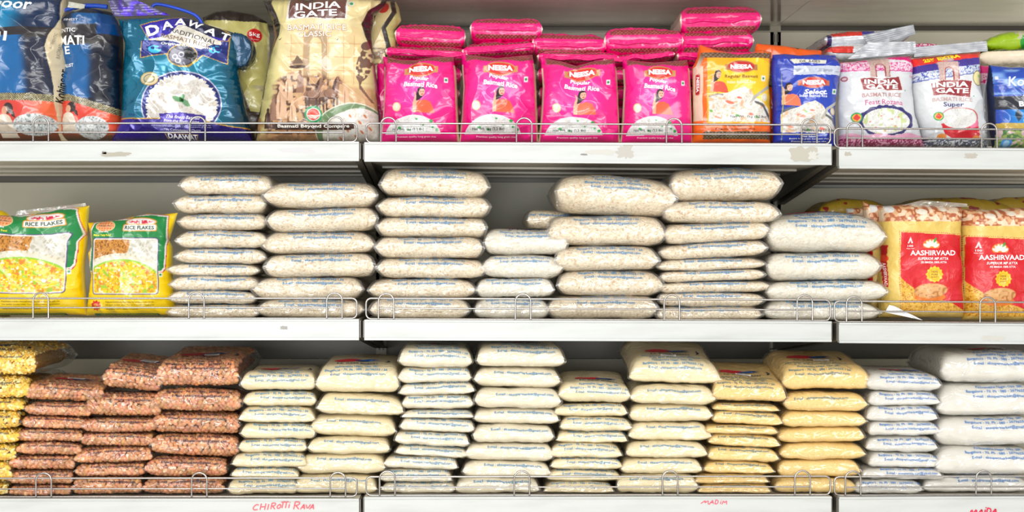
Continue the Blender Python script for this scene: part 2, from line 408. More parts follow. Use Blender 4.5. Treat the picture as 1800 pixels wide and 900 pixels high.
D_ = [[(.1, .1), (.1, 1)], [(.05, .1), (.7, .15), (1, .55), (.7, .95), (.1, 1)]]
for x, y, h, w_, g in ((445, 895.5, 10, 9, C_), (458, 895, 11, 8, H_), (470, 895, 10, 3, I_), (476, 894, 11, 8, R_), (487, 893, 9, 7, O_), (493, 892, 11, 7, T_), (499, 892, 11, 7, T_), (507, 892, 10, 3, i_),
                      (516, 894, 13, 10, R_), (529, 894, 9, 7, A_), (537, 894, 9, 8, V_), (545, 894, 9, 7, A_)): ltr(x, y, h, w_, g)
strokes(Lt, (226, 84, 96), .00105, sh(3, 'L'), lab='red hand lettering CHIROTTI RAVA'); Lt = []
for x, y, h, w_, g in ((1246, 885, 7, 7, A_), (1255, 885, 8, 6, D_), (1264, 885, 7, 3, i_), (1268, 885.5, 8, 8, M_)): ltr(x, y, h, w_, g)
Lt.append([(1231, 884), (1240, 878), (1237, 884), (1245, 878), (1243, 885), (1247, 885)])
strokes(Lt, (224, 60, 96), .0007, sh(3, 'M'), lab='thin red hand lettering MADIM'); Lt = []
for x, y, h, w_, g in ((1702, 905, 13, 12, M_), (1716, 904, 10, 9, A_), (1727, 903, 12, 3, i_), (1731, 902, 11, 8, D_), (1741, 902, 9, 8, A_)): ltr(x, y, h, w_, g)
strokes(Lt, (214, 30, 70), .0013, sh(3, 'R'), lab='bold red hand lettering MAIDA')

# ------------------------------------------------------------------ wire guards
loops = {1: dict(L=(-210, 57, 333, 576), M=(669, 908, 1172, 1410), R=(1490, 1727, 1990)),
         2: dict(L=(-210, 57, 331, 574), M=(665, 906, 1168, 1402), R=(1489, 1724, 1990)),
         3: dict(L=(-210, 62, 336, 580), M=(667, 904, 1165, 1398), R=(1487, 1717, 1990))}
gx = dict(L=(-320, 627), M=(643, 1461), R=(1468, 2110))
gh = {1: (35, 18, 45), 2: (37.5, 20, 46), 3: (34, 15.5, 44)}
for r in (1, 2, 3):
    for bname in 'LMR':
        xa, xb = gx[bname]; hT, hM, hL = gh[r]
        if bname == 'M': f = lambda px: shelf_z(r, 'M', px)
        else: f = lambda px, bb=bname: shelf_z(r, bb, px)
        if bname == 'L' and r != 3: hT -= 1
        R0 = .0019; base = 1.2
        yy = .0065
        root = empty('wire_guard', (PX((xa+xb)/2), yy, f((xa+xb)/2)))
        pl = {'L': 'left', 'M': 'middle', 'R': 'right'}[bname]
        what = {1: 'in front of branded rice bags', 2: 'in front of the rice flake pouches', 3: 'in front of nut and flour pouches'}[r]
        tag(root, f'{pl} bay chromed wire guard on the {rn[r]} shelf, {what}', 'guard rail', 'wire guards along the shelf fronts')
        def pt(px, h): return (PX(px), yy, f(px)+h*S)
        def part(name, polys, rad, closed=False):
            b = MB()
            for P in polys: b.tube(P, rad, 8, closed)
            o = b.build(name, M['wire'], None, loc=root.location); o.parent = root; o.location = (0, 0, 0)
        cr = 9; P = []
        for cx, cy, a0 in ((xb-cr, hT-cr, 0), (xa+cr, hT-cr, 90), (xa+cr, base+cr, 180), (xb-cr, base+cr, 270)):
            for k in range(7):
                a = math.radians(a0+k*15); P.append(pt(cx+cr*math.cos(a), cy+cr*math.sin(a)))
        part('outer_frame', [P], R0, True)
        lp = loops[r][bname]
        m0 = lp[0] if bname != 'L' else xa
        m1 = lp[-1]+28 if bname != 'R' else xb
        part('middle_rail', [[pt(px, hM) for px in np.linspace(m0, m1, 8)]], R0*.85)
        for lx in lp:
            wv = 27; Q = [pt(lx, base)]
            for k in range(13):
                a = math.radians(180-k*15)
                Q.append(pt(lx+wv/2+wv/2*math.cos(a), hL-13+13*math.sin(a)))
            Q.append(pt(lx+wv, base)); Q = [(q[0], q[1]-.0022, q[2]) for q in Q]
            part('loop', [Q], R0*.95)

# ------------------------------------------------------------------ lying pouches
class Lying:
    """filled pouch lying flat: x across, y into the shelf, z up, seam at z=0"""
    def __init__(s, W, Dp, t, seed, wedge=0., dome=0., pu=5., qu=.72, cave=.05, flat=1., wr=1., ear=0.):
        s.W, s.D, s.t, s.seed = W, Dp, t, seed
        s.wedge, s.dome, s.pu, s.qu, s.cave, s.wr, s.fine = wedge, dome, pu, qu, cave, wr, 1.; s.fr = 1.
        d = min(.45, .62*t/Dp); s.pv = min(14., max(2.2, math.log(.06)/math.log(1-2*d)))
        s.rs = np.random.RandomState(seed)
        s.asym = s.rs.uniform(-.08, .08); s.low = .5; s.qv = .46; s.sk = s.rs.uniform(-.006, .006); s.dl = s.rs.uniform(.85, 1.15); s.dr = s.rs.uniform(.85, 1.15)
    def surf(s, U, V, side=1, fu=1., fv=1., inset=0., k_=1.):
        u = 2*U-1; v = 2*V-1
        uu = u*fu; vv = v*fv
        half = s.W/2
        x = uu*half*(1-s.cave*(1-vv**2))+s.sk*(V-.5)
        y = (vv+1)/2*s.D+.005*(1-u**2)*(1-V)**3
        pu = np.where(u < 0, s.pu*s.dl, s.pu*s.dr)
        au = np.clip(1-np.abs(u)**pu, 0, 1); av = np.clip(1-np.abs(v)**s.pv, 0, 1)
        F = au**s.qu*av**(s.qv if side > 0 else .42)
        if side > 0:
            Fz = F*(1+s.wedge*np.clip(V, 0, .75))*(1+s.dome*(np.cos(u*1.45)-.75))*(1-.06*np.abs(u)**2)
            Fz = Fz*(1+.5*s.asym*u)
        else: Fz = F*(1-.5*s.asym*u)
        z = s.t/2*Fz*(1 if side > 0 else -1)
        z = z*2*((1-s.low) if side > 0 else s.low)
        e = np.clip(au, 0, 1)**.5*np.clip(av, 0, 1)**.4
        sd = s.seed % 50
        # creases running in from the pinched sides, puckers along the front, soft lumps
        cr = (ridge(V*7+u*.8, u*1.2+side, sd)-.5)*np.abs(u)**3*.0042
        fr = (ridge(U*13+V*6*side, V*3+side*3, sd+1)-.5)*(1-V)**3*.0026*s.fr
        lu = (vn(U*4.5+side*9, V*4, sd+2)-.5)*.004
        fine = (ridge(U*26+V*5, V*17, sd+3)-.5)*.0011
        z = z+(cr+fr+lu+fine*s.fine)*e*s.wr*min(1, s.t/.035)
        y = y-(vn(U*5, V*0+side*2, sd+4)-.5)*.006*e*(1-V)**2
        if inset: z = z-(cr+fr)*e*s.wr*min(1, s.t/.035)*.5
        if inset: z = z-np.sign(z)*np.minimum(np.abs(z)*.5, inset); y = y+inset*(1-2*V)
        return x, y, z
    def closed(s, b, nu, nv, fu=1., fv=1., inset=0.):
        # one skin from the rear of the underside, round the front, to the rear of the top
        a = np.linspace(0, 1, nu); U = .5*a+.5*(.5-.5*np.cos(np.pi*a))
        w_ = np.linspace(-1, 1, 2*nv+1); V = .12*np.abs(w_)**2+.88*np.abs(w_)**3.0
        V = np.where(np.abs(w_) < 1e-9, 0, V)
        Ug, Vg = np.meshgrid(U, V, indexing='ij'); sg = np.broadcast_to(w_, Vg.shape) >= 0
        A = s.surf(Ug, Vg, 1, fu, fv, inset); B = s.surf(Ug, Vg, -1, fu, fv, inset)
        b.grid(*[np.where(sg, p, q) for p, q in zip(A, B)])
    def grids(s, nu, nv):
        a = np.linspace(0, 1, nu); U = .5*a+.5*(.5-.5*np.cos(np.pi*a))
        b = np.linspace(0, 1, nv); V = .35*b+.65*b**2.2
        return np.meshgrid(U, V, indexing='ij')
    def normal_pts(s, U, V, off, side=1):
        h = 1e-3
        p = np.stack(s.surf(U, V, side), -1); pu = np.stack(s.surf(U+h, V, side), -1); pv = np.stack(s.surf(U, V+h, side), -1)
        n = np.cross(pu-p, pv-p)*side; n /= np.linalg.norm(n, axis=-1)[..., None]+1e-12
        return p+n*off
    def arc(s):
        if not hasattr(s, '_a'):
            V = .92*np.linspace(.002, 1, 1500)**4; x, y, z = s.surf(np.full_like(V, .5), V)
            V = np.concatenate([[0], V]); y = np.concatenate([[y[0]-.0003], y]); z = np.concatenate([[0], z])
            # smooth so that small creases do not add length
            k = np.ones(25)/25; ys = np.convolve(np.pad(y, 12, 'edge'), k, 'valid'); zs = np.convolve(np.pad(z, 12, 'edge'), k, 'valid')
            s._a = (np.concatenate([[0], np.cumsum(np.hypot(np.diff(ys), np.diff(zs)))]), V)
        return s._a
    def on(s, xy, off=.0005):
        """xy: metres, x across, y = distance up over the front from the seam"""
        A, V = s.arc()
        v = np.interp(xy[:, 1], A, V)
        U = .5+xy[:, 0]/s.W/(1-s.cave*(1-(2*v-1)**2))
        return s.normal_pts(np.clip(U, .01, .99), v, off)

LINES = ['E-mail : eksupermarket@gmail.com', 'Bangalore - 70. Ph : 080 - 26796555 / 56', 'Padmanabha Nagar, Opp. SBI.',
         '# 25, M.K. Puttalingaiah Road,', 'Marketed by E.K. Super Market']
LW = [.112, .128, .088, .098, .128]
def print_text(b, P, col, s0, x0, n, sc=1., mi=1, jit=None, logo=False, pitch=.0098):
    for i in range(n):
        q, T = place_text(LINES[i], x0+(.004 if i == 0 else 0), s0+i*pitch*sc, LW[i]*sc, .0072*sc, bold=.014)
        if q[:, 1].max() > P.arc()[0][-1]-.004: break
        q[:, 1] += .0022*(vn(q[:, 0]*28, q[:, 0]*0+P.seed, P.seed % 40)-.5)
        b.add(P.on(q), T, mi, lin(col))
    if logo:
        s1 = s0+n*pitch*sc+.014
        red = lin((190, 30, 50)); blue = lin((28, 76, 140))
        def shp(pts, c, off=.0005):
            pts = np.array(pts, float)*sc; pts[:, 0] += x0; pts[:, 1] += s1
            if pts[:, 1].max() > P.arc()[0][-1]-.003: return
            cc = pts.mean(0)
            V = np.concatenate([pts, (pts+cc)/2, [cc]]); k = len(pts); i = np.arange(k); j = (i+1) % k
            F = np.concatenate([np.stack([i, j, j+k], -1), np.stack([i, j+k, i+k], -1), np.stack([i+k, j+k, np.full(k, 2*k)], -1)])
            b.add(P.on(V, off), F, mi, c)
        q, T = place_text('E.K. SUPER MARKET', x0, s1-.006*sc, .085*sc, .009*sc, bold=.02)
        if q[:, 1].max() < P.arc()[0][-1]-.004: b.add(P.on(q), T, mi, lin((24, 50, 80)))
        th = np.linspace(0, 2*np.pi, 26)[:-1]
        shp([(-.022+.030*math.cos(a), .020+.013*math.sin(a)) for a in th], red)
        shp([(-.004, .008), (.018, .012), (.034, .02), (.046, .018), (.03, .026), (.046, .034), (.022, .03), (.004, .022), (-.006, .018)], blue, .0009)
        shp([(.056, .006), (.062, .018), (.058, .03), (.061, .031), (.066, .018), (.06, .005)], (.02, .03, .05))

icos = None
def ico():
    global icos
    if icos is None:
        import bmesh
        bm = bmesh.new(); bmesh.ops.create_icosphere(bm, subdivisions=2, radius=1)
        icos = (np.array([v.co[:] for v in bm.verts]), np.array([[v.index for v in f.verts] for f in bm.faces])); bm.free()
    return icos
def kernels(P, kind, full, xclip=None):
    """nuts or lentils pressed against the film, one mesh"""
    b = MB(); rs = np.random.RandomState(P.seed+77)
    A, Vt = P.arc(); IV, IF = ico()
    if kind == 'nut': st = .0088; rad = np.array([.0056, .0044, .0044])
    else: st = .0072; rad = np.array([.0046, .0044, .0024])
    Smax = A[-1]*.97 if full else min(A[-1], .056)
    for side, smax in ((1, Smax), (-1, min(.034, P.t*.9))):
        ns = max(2, int(smax/(st*.86)))
        for j in range(ns):
            for i in range(int(P.W/st)+2):
                x = -P.W/2+(i+(j % 2)*.5)*st+rs.uniform(-.2, .2)*st
                sv = .002+j*st*.86+rs.uniform(-.18, .18)*st
                v = float(np.interp(sv, A, Vt)); U = .5+x/P.W
                if U < .045 or U > .955: continue
                p = P.normal_pts(np.array([U]), np.array([v]), -rad[2]*1.02, side)[0]
                if xclip is not None and (p[0] < xclip[0] or p[0] > xclip[1]): continue
                if abs(P.surf(np.array([U]), np.array([v]), side)[2][0]) < rad[2]*.55 and v > .02: continue
                n = P.normal_pts(np.array([U]), np.array([v]), .01, side)[0]-p; n /= np.linalg.norm(n)
                t1 = np.cross(n, rs.randn(3)); t1 /= np.linalg.norm(t1)
                n2 = n+rs.randn(3)*(.35 if kind == 'nut' else .55); n2 -= n2.dot(t1)*t1; n2 /= np.linalg.norm(n2); t2 = np.cross(n2, t1)
                k = rs.uniform(.85, 1.12)
                W_ = IV*rad*k
                if kind == 'nut': W_ = W_*(1+.12*IV[:, :1]*rs.choice([-1, 1]))
                W3 = W_[:, :1]*t1+W_[:, 1:2]*t2+W_[:, 2:]*n2+p
                if kind == 'nut':
                    c = np.array([212, 150, 104])*rs.uniform(.86, 1.1)+rs.randn(3)*5
                    if rs.rand() < .05: c = np.array([232, 186, 140])
                else:
                    c = np.array([244, 200, 84])*rs.uniform(.9, 1.05)+rs.randn(3)*5
                    if rs.rand() < .25: c = np.array([250, 232, 160])
                b.add(W3, IF, 0, lin(np.clip(c, 0, 255)))
    return b

KIND = {'poha': ('rice_flake_pouch', 'poha', (18, 128, 186), 'clear rice flake pouch'),
        'pohaw': ('rice_flake_pouch', 'pohaw', (18, 128, 186), 'clear white flake pouch'),
        'cream': ('semolina_pouch', 'cream', (28, 128, 178), 'cream semolina pouch'),
        'cream2': ('semolina_pouch', 'cream2', (28, 128, 178), 'pale semolina pouch'),
        'yellow': ('meal_pouch', 'yellow', (40, 110, 130), 'yellow meal pouch'),
        'white': ('flour_pouch', 'white', (36, 116, 190), 'white flour pouch'),
        'nut': ('peanut_pouch', 'nutbase', (26, 40, 66), 'clear peanut pouch'),
        'dal': ('lentil_pouch', 'dalbase', (40, 70, 90), 'clear yellow lentil pouch')}
seedc = [100]
def make_pouch(kind, cx, yf, zc, W, t, Dp, tilt=0, top=False, nl=3, lab='', group='', wedge=0., dome=0., yaw=0., s0=None, x0=0., sc=1., sticker=None, text=True, fine=1., pu=None, pitch=0., logo=True):
    seedc[0] += 1; sd = seedc[0]; rs = np.random.RandomState(sd)
    nm, cm, ink, _ = KIND[kind]
    P = Lying(W, Dp, t, sd, wedge=wedge, dome=dome, pu=pu or rs.uniform(8, 15), qu=rs.uniform(.5, .66), cave=rs.uniform(.03, .07), wr={'nut': .8, 'dal': .8}.get(kind, 1.)); P.fine = 1. if kind in ('poha', 'pohaw') else .35; P.fr = .8 if kind in ('poha', 'pohaw') else 1.3
    P.low = rs.uniform(.38, .55) if kind in ('poha', 'pohaw', 'nut', 'dal') else rs.uniform(.24, .42)
    if kind not in ('poha', 'pohaw'): P.qv = .52
    zc = zc-t/2+t*P.low; text_up = (.5-P.low)*t*1.0
    root = empty(nm, (cx, yf, zc), (math.radians(pitch), math.radians(tilt), yaw))
    tag(root, lab, 'pouch', group)
    full = top
    U, V = P.grids(int(72*fine), 34)
    b = MB()
    P.closed(b, int(72*fine), 36)
    if text:
        s_ = s0 if s0 is not None else .17*t+.003
        s_ = s_+text_up
        print_text(b, P, ink, s_, x0+rs.uniform(-.003, .006), nl, sc, logo=top and logo)
    fm_ = b.build('film', [M['filmn'] if kind in ('nut', 'dal') else M['filmp'] if kind in ('cream', 'cream2', 'white', 'yellow') else M['film'], M['ink']], root)
    b = MB()
    if kind in ('nut', 'dal'):
        U, V = P.grids(40, 20)
        P.closed(b, 40, 20, .88, .94, .0085)
        co_ = b.build('contents', M[cm], root)
        xc = None
        if cx-W/2 < PX(-60): xc = (PX(-60)-cx, 9)
        k = kernels(P, kind, full, xc).build('kernels', M['nut'], co_); k['kind'] = 'stuff'; k['label'] = 'whole skinned peanuts' if kind == 'nut' else 'split yellow lentils'
    else:
        U, V = P.grids(56, 26); cf = .955 if kind != 'poha' else .95
        P.closed(b, 60, 30, cf, .99, .0007)
        b.build('contents', M[cm], root)
    if sticker:
        sx, ss_, sw, sh_, rot = sticker
        g = np.linspace(-.5, .5, 8); A_, B_ = np.meshgrid(g, g, indexing='ij'); c, n = math.cos(rot), math.sin(rot)
        q = np.stack([sx+c*A_*sw-n*B_*sh_, ss_+n*A_*sw+c*B_*sh_], -1).reshape(-1, 2)
        b = MB(); p = P.on(q, .0012).reshape(8, 8, 3)
        b.grid(p[..., 0], p[..., 1], p[..., 2], col=lin((246, 246, 246)))
        for k in range(4):
            g2 = np.linspace(-.42, .42-.1*(k % 2), 6); A2, B2 = np.meshgrid(g2, np.array([-.32+.2*k, -.26+.2*k]), indexing='ij')
            q = np.stack([sx+c*A2*sw-n*B2*sh_, ss_+n*A2*sw+c*B2*sh_], -1).reshape(-1, 2); p = P.on(q, .0015).reshape(6, 2, 3)
            b.grid(p[..., 0], p[..., 1], p[..., 2], col=lin((70, 70, 74)))
        o = b.build('price_sticker', M['sticker'], fm_); o['label'] = 'white price sticker'
    return root, P

ORD = ['topmost', 'second from top', 'third from top', 'fourth from top', 'fifth from top', 'sixth from top', 'seventh from top', 'eighth from top', 'ninth from top', 'tenth from top', 'eleventh from top']
def stack(kind, rects, row, bay, where, group, tilts=None, Dp=.19, topkw=None, nl=3, kw=None, each=None, txt0=0., sc=1.):
    n = len(rects); y0 = .016
    zb = shelf_z(row, bay, (rects[-1][0]+rects[-1][1])/2)
    Z = [None]*(n+1)
    Z[n] = zb+.0004
    for i in range(1, n): Z[i] = PZ((rects[i-1][3]+rects[i][2])/2, y0+.01)
    Z[0] = PZ(rects[0][2], y0+.03)
    for i, (x0, x1, p0, p1) in enumerate(rects):
        seedc[0] += 0
        rs = np.random.RandomState(int(x0*7+p0*13) % 99991)
        yf = y0+rs.uniform(-.003, .010)
        W = (x1-x0)*S*(D+yf)/D; cx = PX((x0+x1)/2, yf)
        t = Z[i]-Z[i+1]; zc = (Z[i]+Z[i+1])/2
        k = dict(nl=nl, sc=sc)
        if i == 0 and topkw: k.update(topkw)
        if kw: k.update({a: b for a, b in kw.items() if a not in k or a != 'x0'})
        if each and i in each: k.update(each[i])
        tl = tilts[i] if tilts else rs.uniform(-.5, .5)
        if i == n-1: tl *= .3
        o_ = 'bottom' if i == n-1 else ORD[i]
        if 'zt' in k:      # own thickness for a top pouch whose upper face shows
            t = k.pop('zt')*S; zc = Z[1]+t/2
        k.setdefault('x0', txt0*S)
        D_ = k.pop('Dp', Dp)
        make_pouch(kind, cx, yf, zc, W, t*(1.0 if kind in ('nut', 'dal') else 1.04), D_, tilt=tl, top=(i == 0), lab=f'{KIND[kind][3]}, {o_} of the {where}', group=group, **k)

G2 = 'clear rice flake pouches stacked on the middle shelf'
stack('poha', [(312, 480, 307.5, 343), (303, 470, 341.5, 376), (308, 468, 375, 405.5), (304, 470, 405, 438), (303, 469, 435, 464.5), (292, 460.5, 462, 485.5), (295.5, 459, 485, 513.5), (290, 449.5, 509, 537), (290, 459, 533, 558)],
      2, 'L', 'stack beside the yellow bags', G2, tilts=[.6, .8, 0, 0, .6, .3, 0, 0, 0], nl=2, topkw=dict(nl=3))
stack('poha', [(458, 667, 321, 371), (462, 665, 361, 408), (456, 664, 406.5, 449), (458, 660.5, 444, 490), (441, 644, 486, 528.5), (446, 644, 526.5, 559)],
      2, 'L', 'second stack right of yellow bags', G2, tilts=[-.5, -1.2, -.3, -.3, -.3, 0], sc=1.02)
stack('poha', [(663, 863, 295, 347), (658, 864, 345, 383.5), (658.5, 859, 382, 417.5), (655.5, 853.5, 417, 455), (658.5, 857.5, 453, 493.5), (642, 839, 485.5, 525), (646, 831, 525, 558)],
      2, 'M', 'leftmost stack in the middle bay', G2, tilts=[1.2, .2, .8, .5, 1.2, 0, 0], topkw=dict(nl=5, zt=50, pitch=1))
stack('pohaw', [(847, 1000, 403.5, 449.5), (845, 994, 448, 491.5), (833, 974, 488, 523), (829, 966.5, 524, 558)],
      2, 'M', 'short stack of four white pouches', 'glossy white flake pouches in the short stack', tilts=[.5, 0, -.5, 0], nl=2, sc=.85)
stack('poha', [(971, 1192, 310, 380), (958, 1174.5, 376, 432), (971, 1162, 432, 475), (975, 1171, 475, 521), (960, 1163.5, 521, 558.5)],
      2, 'M', 'five-pouch stack right of the short one', G2, tilts=[3.2, 1.0, 0, 0, 0], topkw=dict(nl=4, dome=.25), each={1: dict(nl=4)})
stack('poha', [(1174.5, 1378, 297, 354), (1162, 1374, 353, 393), (1163.5, 1357, 390, 430), (1155.5, 1352, 423, 459.5), (1151, 1349, 449, 481.5), (1155.5, 1347, 469.5, 499), (1154, 1360, 491.5, 519), (1154, 1350, 511, 543), (1148, 1343, 536.5, 559)],
      2, 'M', 'nine-pouch stack before the slanted bracket', G2, tilts=[-.8, .4, -2.2, -2.6, -1.6, -1.6, -1.2, .3, 0], topkw=dict(nl=5, dome=.2), nl=2)
stack('pohaw', [(1347.5, 1561, 370, 447), (1346, 1553, 444, 497), (1344, 1564, 490, 530), (1342, 1555, 530, 561.6)],
      2, 'M', 'stack touching the red gold bags', 'large white flake pouches beside the red and gold bags', tilts=[.8, -.5, -.4, 0], sc=1.12, topkw=dict(nl=5, dome=.25, pitch=2, zt=68, sc=1.2))
# small pouch pushed to the back between the stacks
make_pouch('poha', PX(966, .12), .12, PZ(386, .12), .10, .040, .12, tilt=2, nl=1, lab='small clear flake pouch pushed back behind the short white stack', group=None, fine=.7)

G3 = 'clear peanut pouches stacked on the lowest shelf'
stack('dal', [(-100, 68, 608, 664), (-104, 56, 663, 703), (-120, 46, 700, 726), (-120, 41, 724, 754), (-125, 36, 753, 782), (-130, 30, 782, 814), (-130, 26, 813, 848), (-130, 17, 846, 875)],
      3, 'L', 'yellow lentil stack', 'clear yellow lentil pouches on the lowest shelf', Dp=.27, nl=1, topkw=dict(dome=.1, zt=54), kw=dict(pu=9))
stack('nut', [(37, 185, 676, 712), (42, 165, 704, 736.5), (34, 156, 727.5, 758.5), (24, 146, 751, 779), (23, 142, 777, 803), (11, 132, 799, 827), (9, 128, 828, 853), (11, 125, 852, 874.5)],
      3, 'L', 'leftmost peanut stack', G3, tilts=[2.5, 2, 2, 1, .5, 0, 0, 0], nl=2, topkw=dict(nl=4, pitch=2, zt=34, sticker=(.004, .078, .034, .013, .1)), sc=.85)
stack('nut', [(177, 288, 640, 691), (146, 284, 690, 736.5), (140, 274, 736, 763), (137, 272, 759.5, 789), (128, 272, 784.5, 816.5), (126, 256, 813, 839), (121, 251, 839.6, 873)],
      3, 'L', 'middle peanut stack', G3, tilts=[6, 1, 0, .5, -2, -.5, 0], nl=2, topkw=dict(nl=5, pitch=6, zt=44, sticker=(.012, .09, .034, .022, -.15)), each={1: dict(nl=5, sticker=(.01, .07, .03, .008, 0))}, sc=.85)
stack('nut', [(270, 426, 625, 684), (262, 427, 684, 727), (262, 427, 724, 767), (258, 422, 763, 807.6), (251, 404, 802, 839), (248, 399, 841, 872)],
      3, 'L', 'rightmost peanut stack', G3, tilts=[0, 1, 1.5, 1.5, 0, 0], nl=2, topkw=dict(nl=5, pitch=5, zt=50, Dp=.24, sticker=(.014, .092, .03, .012, 0)))
G4 = 'cream semolina pouches stacked on the lowest shelf'
stack('cream', [(418, 556, 655, 688), (422, 556.5, 688, 716), (417, 557, 715, 744.7), (417, 554, 744, 774), (415, 540, 769, 797), (402, 539.5, 796, 822), (401, 525, 822, 843), (395, 522, 841, 871)],
      3, 'L', 'narrow stack beside the peanuts', G4, tilts=[.3, 0, 0, .8, 0, 0, 1, 0], topkw=dict(nl=4, pitch=1, zt=34), sc=.9, txt0=4, kw=dict(s0=.0025))
stack('cream', [(553, 707, 640, 694), (553, 713, 692, 735.5), (540, 699, 724, 772), (538, 689, 767, 799), (519.6, 681, 799, 834), (512, 667, 836, 869)],
      3, 'L', 'wide stack left of shelf joint', G4, tilts=[1, 2.6, 2.2, 1, 0, 0], nl=1, topkw=dict(nl=3, pitch=5, zt=50), sc=.95, txt0=-2)
stack('cream2', [(697, 832.6, 609, 647.6), (697, 832, 646, 674), (697, 836, 673.5, 697), (703, 834, 693, 721), (704, 836, 720.5, 737), (701, 838, 735, 765), (688.5, 825, 754, 787), (692, 825, 780, 813), (673, 809, 795, 828), (667, 800, 824, 848.5), (669, 806, 848, 870)],
      3, 'M', 'eleven-pouch stack right of shelf joint', G4, tilts=[.6, 0, -2, 0, 0, 2.2, 2.8, 3, 3.2, 1, 0], nl=2, topkw=dict(nl=5, zt=38), sc=.9, txt0=3, kw=dict(s0=.003))
stack('cream2', [(832.6, 995, 605, 647.6), (830.5, 990.5, 645, 686), (829, 989, 680, 719), (828, 984.5, 718, 748), (827, 976, 746, 784), (815, 977, 775, 813), (809.5, 971, 809, 842), (796, 951, 838, 870)],
      3, 'M', 'wide eight-pouch centre stack', G4, tilts=[.8, 1.4, 1.2, 1, 1.2, 1.8, .8, 0], nl=1, topkw=dict(nl=5, zt=40), sc=1., txt0=3)
stack('cream', [(980, 1113.5, 675, 711.6), (971, 1105, 710, 734), (981, 1112.5, 733, 758), (977, 1107, 758, 780), (966, 1099, 779, 806.5), (967, 1100, 804, 828), (958, 1095, 825, 848.5), (954, 1082, 847, 869)],
      3, 'M', 'narrow stack right of centre', G4, tilts=[.6, 0, .3, .5, .6, .3, .6, 0], nl=2, topkw=dict(nl=3, pitch=4, zt=38), sc=.88, txt0=3, kw=dict(s0=.003))
stack('cream', [(1104, 1274, 630, 679.6), (1106, 1264, 676, 712), (1102, 1254, 711, 743.6), (1101, 1254, 742.5, 777), (1097, 1247, 775.6, 806.5), (1090.7, 1240.7, 803, 833), (1082, 1233, 834, 868)],
      3, 'M', 'wide stack left of yellow meal', G4, tilts=[1.4, 1, 0, .3, .3, .6, 0], nl=1, topkw=dict(nl=5, pitch=10, zt=42, yaw=.02, Dp=.22, sticker=(-.01, .062, .03, .014, -.1)), sc=.93, txt0=-3)
G5 = 'yellow meal pouches stacked on the lowest shelf'
stack('yellow', [(1252, 1387.6, 676, 715), (1251, 1373, 704, 729), (1251, 1379, 719, 752.5), (1238, 1370, 742.5, 766.7), (1243.6, 1375, 760.6, 792), (1242, 1373, 782.7, 815.4), (1236.5, 1366, 807.6, 832.5), (1222, 1357, 835, 851), (1225, 1359, 850, 868)],
      3, 'M', 'left yellow stack of nine', G5, tilts=[2.2, 1.6, 2.8, 1.6, 2.4, 2.2, 1.4, 0, 0], nl=1, topkw=dict(nl=5, pitch=10, zt=38, sticker=(-.006, .068, .03, .012, -.1)), sc=.88, each={2: dict(nl=2), 5: dict(nl=2)}, txt0=-4)
stack('yellow', [(1372, 1537, 648, 693), (1378, 1532, 687, 725), (1371, 1526, 722, 752), (1366, 1524, 751, 781.6), (1370, 1528, 778, 811), (1365, 1515, 809, 841), (1358, 1510, 841, 869)],
      3, 'M', 'right yellow stack of seven', G5, tilts=[.8, .6, .3, 0, 0, .3, 0], nl=1, topkw=dict(nl=5, pitch=9, zt=44, yaw=.02, sticker=(.0, .07, .032, .01, 0)), sc=.95, each={2: dict(text=False), 3: dict(text=False), 4: dict(text=False), 5: dict(text=False), 6: dict(text=False)}, txt0=-12)
G6 = 'white flour pouches stacked on the lowest shelf'
stack('white', [(1520, 1656, 658, 688.5), (1524.5, 1656, 688.5, 714.4), (1522.7, 1652.5, 712, 742), (1524, 1653, 740, 768.5), (1522.7, 1654, 764, 797), (1524, 1654, 796, 825), (1512, 1660, 822, 845), (1503, 1627.6, 841, 869)],
      3, 'R', 'narrow white stack of eight', G6, tilts=[.6, .4, 0, -.3, -.3, .4, 1, 0], nl=2, topkw=dict(nl=3, pitch=1, zt=33), sc=.88, txt0=8, kw=dict(s0=.0015))
stack('white', [(1654, 1842, 616, 676), (1645, 1838, 673, 732), (1643.6, 1836, 733, 786), (1642, 1833, 784.5, 836), (1618.7, 1815, 838, 869)],
      3, 'R', 'wide white stack at frame edge', G6, tilts=[.5, 0, 0, 0, 0], nl=3, topkw=dict(nl=4, pitch=0, zt=57, Dp=.24), sc=1.05, txt0=20, kw=dict(pu=10, s0=.008))

